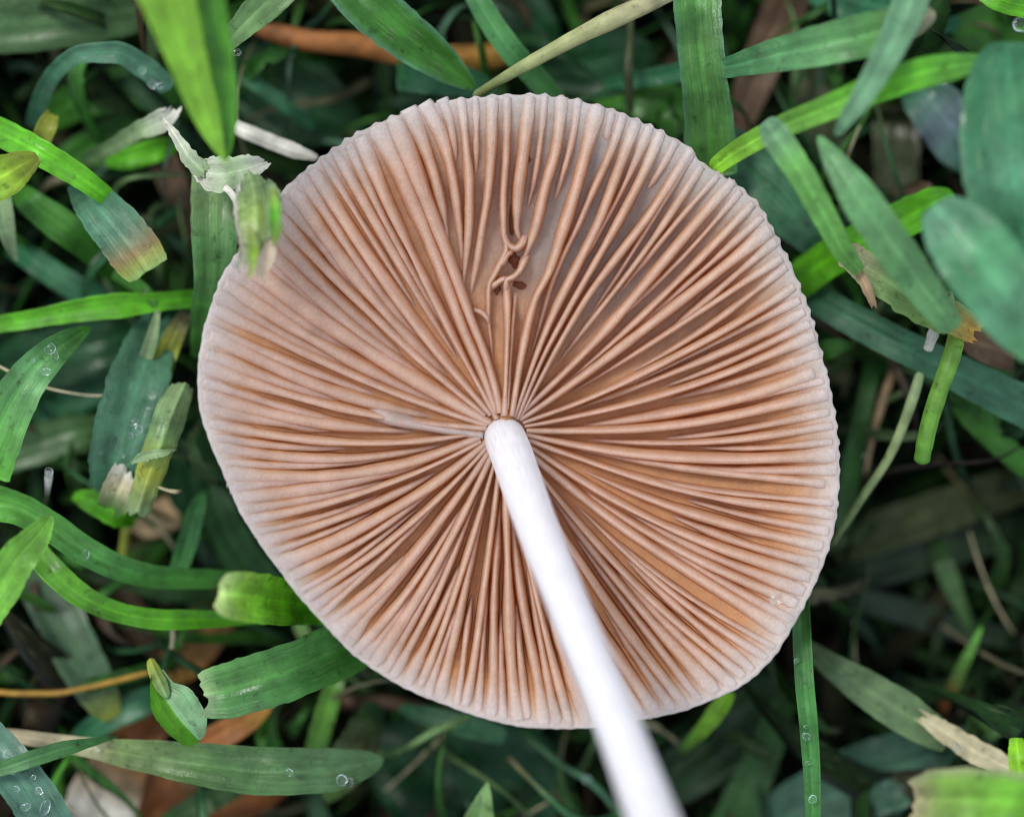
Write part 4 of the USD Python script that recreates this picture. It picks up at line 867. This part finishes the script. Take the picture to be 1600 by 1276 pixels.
# ---------------------------------------------------------------- the deep lawn underneath and around
def lawn():
    g = np.random.default_rng(21)
    V, F, K, U, n = [], [], [], [], 0
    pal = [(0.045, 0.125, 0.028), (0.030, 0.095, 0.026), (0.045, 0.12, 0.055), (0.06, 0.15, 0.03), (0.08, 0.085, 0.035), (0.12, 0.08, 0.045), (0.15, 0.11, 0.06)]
    wts = np.array([.24, .24, .16, .12, .10, .08, .06]); wts /= wts.sum()
    total = 2300
    for k in range(total):
        out = k >= 950
        if out:
            rr = 36 + 70 * g.random() ** 0.8; a = g.uniform(0, 2 * np.pi)
            cx, cy = rr * math.cos(a), rr * math.sin(a) * 0.95
            ztop = g.uniform(4, 19)
        else:
            cx, cy = g.uniform(-43, 43), g.uniform(-36, 36)
            ztop = g.uniform(-4.5, 4.5)
        # the lower right stays open and deep
        if not out and cx > 8 and cy < -6 and g.random() < 0.65:
            continue
        L = g.uniform(9, 26); w = g.uniform(0.8, 3.0) if g.random() < 0.8 else g.uniform(0.3, 0.8)
        ang = g.uniform(0, 2 * np.pi); bend = g.uniform(-0.9, 0.9)
        t = np.linspace(0, 1, 9)
        th = ang + bend * t
        x = cx + np.cumsum(np.cos(th)) * L / 9 - L / 2 * math.cos(ang)
        y = cy + np.cumsum(np.sin(th)) * L / 9 - L / 2 * math.sin(ang)
        z = -6.0 + (ztop + 6.0) * np.sin(np.pi * np.clip(t * g.uniform(0.55, 1.0), 0, 1))
        c = np.stack([x, y, z], 1)
        tt = unit(np.gradient(c, axis=0)); s = unit(np.cross(tt, [0, 0, 1.0])); nn = np.cross(s, tt)
        ro = g.uniform(-0.7, 0.7); s, nn = s * math.cos(ro) + nn * math.sin(ro), nn * math.cos(ro) - s * math.sin(ro)
        hw = (w / 2 * np.clip(np.minimum(t / 0.15 + 0.4, (1 - t) / 0.4), 0.05, 1))[:, None]
        pts = np.stack([c - s * hw + nn * hw * 0.3, c, c + s * hw + nn * hw * 0.3, c - nn * 0.1], 1)
        V.append(pts.reshape(-1, 3))
        i, j = np.meshgrid(np.arange(8), np.arange(4), indexing='ij')
        F.append(np.stack([i * 4 + j, i * 4 + (j + 1) % 4, (i + 1) * 4 + (j + 1) % 4, (i + 1) * 4 + j], -1).reshape(-1, 4) + n)
        n += 36
        col = np.array(pal[g.choice(len(pal), p=wts)]) * g.uniform(0.15, 0.58)  # palette darkened: the shade of the deep layer is in the tint
        K.append(np.tile(col, (36, 1)))
        U.append(np.stack([np.tile([0, .5, 1, .5], 9), np.repeat(t * L + k, 4)], 1))
    tag(put('grass', np.concatenate(V), np.concatenate(F), DEEP, None, tint=np.concatenate(K), uv=np.concatenate(U)), 'tangled short grass and thatch deep under the mushroom and all around', 'grass', kind='stuff')


def tangle():
    """The fine upper layer of thin, torn blades and hay that nobody could count."""
    g = np.random.default_rng(5)
    V, F, K, U, n = [], [], [], [], 0
    pal = [(0.055, 0.20, 0.03), (0.04, 0.15, 0.05), (0.08, 0.24, 0.035), (0.09, 0.20, 0.11), (0.26, 0.25, 0.13), (0.12, 0.08, 0.045), (0.16, 0.28, 0.10)]
    wts = np.array([.26, .22, .16, .14, .08, .06, .08]); wts /= wts.sum()
    for k in range(1000):
        cx, cy = g.uniform(-46, 46), g.uniform(-38, 38)
        px, py = 800 + cx / 0.0455, 638 - cy / 0.0455
        if math.hypot(px - 810, py - 642) < 400 or (cx > 9 and cy < -3 and g.random() < 0.6):
            continue
        L = g.uniform(5, 17); w = g.uniform(0.25, 1.35)
        ang = g.normal(0.9 if cx < 0 else 2.3, 0.9) + (np.pi if g.random() < 0.5 else 0)
        t = np.linspace(0, 1, 12)
        th = ang + g.uniform(-1.1, 1.1) * t + 0.25 * np.sin(t * 7 + k)
        x = cx + np.cumsum(np.cos(th)) * L / 12 - L / 2 * math.cos(ang)
        y = cy + np.cumsum(np.sin(th)) * L / 12 - L / 2 * math.sin(ang)
        top = g.uniform(1.5, 13.0)
        z = -4.0 + (top + 4.0) * np.sin(np.pi * np.clip(0.12 + t * g.uniform(0.55, 0.85), 0, 1))
        c = np.stack([x, y, z], 1)
        tt = unit(np.gradient(c, axis=0)); s = unit(np.cross(tt, [0, 0, 1.0])); nn = np.cross(s, tt)
        ro = (g.uniform(-1.0, 1.0) + g.uniform(-0.8, 0.8) * t)[:, None]; s, nn = s * np.cos(ro) + nn * np.sin(ro), nn * np.cos(ro) - s * np.sin(ro)
        tip = 0.35 if g.random() < 0.4 else 0.04
        hw = (w / 2 * np.clip(np.minimum(t / 0.15 + 0.4, (1 - t) / 0.5), tip, 1) * g.uniform(0.85, 1.15, 12))[:, None]
        pts = np.stack([c - s * hw + nn * hw * 0.5, c - s * hw * 0.4 + nn * hw * 0.08, c + s * hw * 0.4 + nn * hw * 0.08, c + s * hw + nn * hw * 0.5, c - nn * 0.1], 1)
        V.append(pts.reshape(-1, 3))
        i, j = np.meshgrid(np.arange(11), np.arange(5), indexing='ij')
        F.append(np.stack([i * 5 + j, i * 5 + (j + 1) % 5, (i + 1) * 5 + (j + 1) % 5, (i + 1) * 5 + j], -1).reshape(-1, 4) + n)
        n += 60
        col = np.array(pal[g.choice(len(pal), p=wts)]) * g.uniform(0.45, 1.15) * (0.45 if cx > 12 and cy < 2 else 1.0)  # blades at lower right get the shade there as a darker tint
        end = np.array([0.34, 0.30, 0.17]) if g.random() < 0.3 else col
        m = np.clip((t - 0.7) / 0.3, 0, 1)[:, None]
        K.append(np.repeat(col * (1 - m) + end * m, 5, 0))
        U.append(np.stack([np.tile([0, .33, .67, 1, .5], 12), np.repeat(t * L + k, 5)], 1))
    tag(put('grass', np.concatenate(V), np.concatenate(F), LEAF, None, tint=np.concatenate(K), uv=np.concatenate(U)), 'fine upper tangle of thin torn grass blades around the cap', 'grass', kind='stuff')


lawn()
tangle()
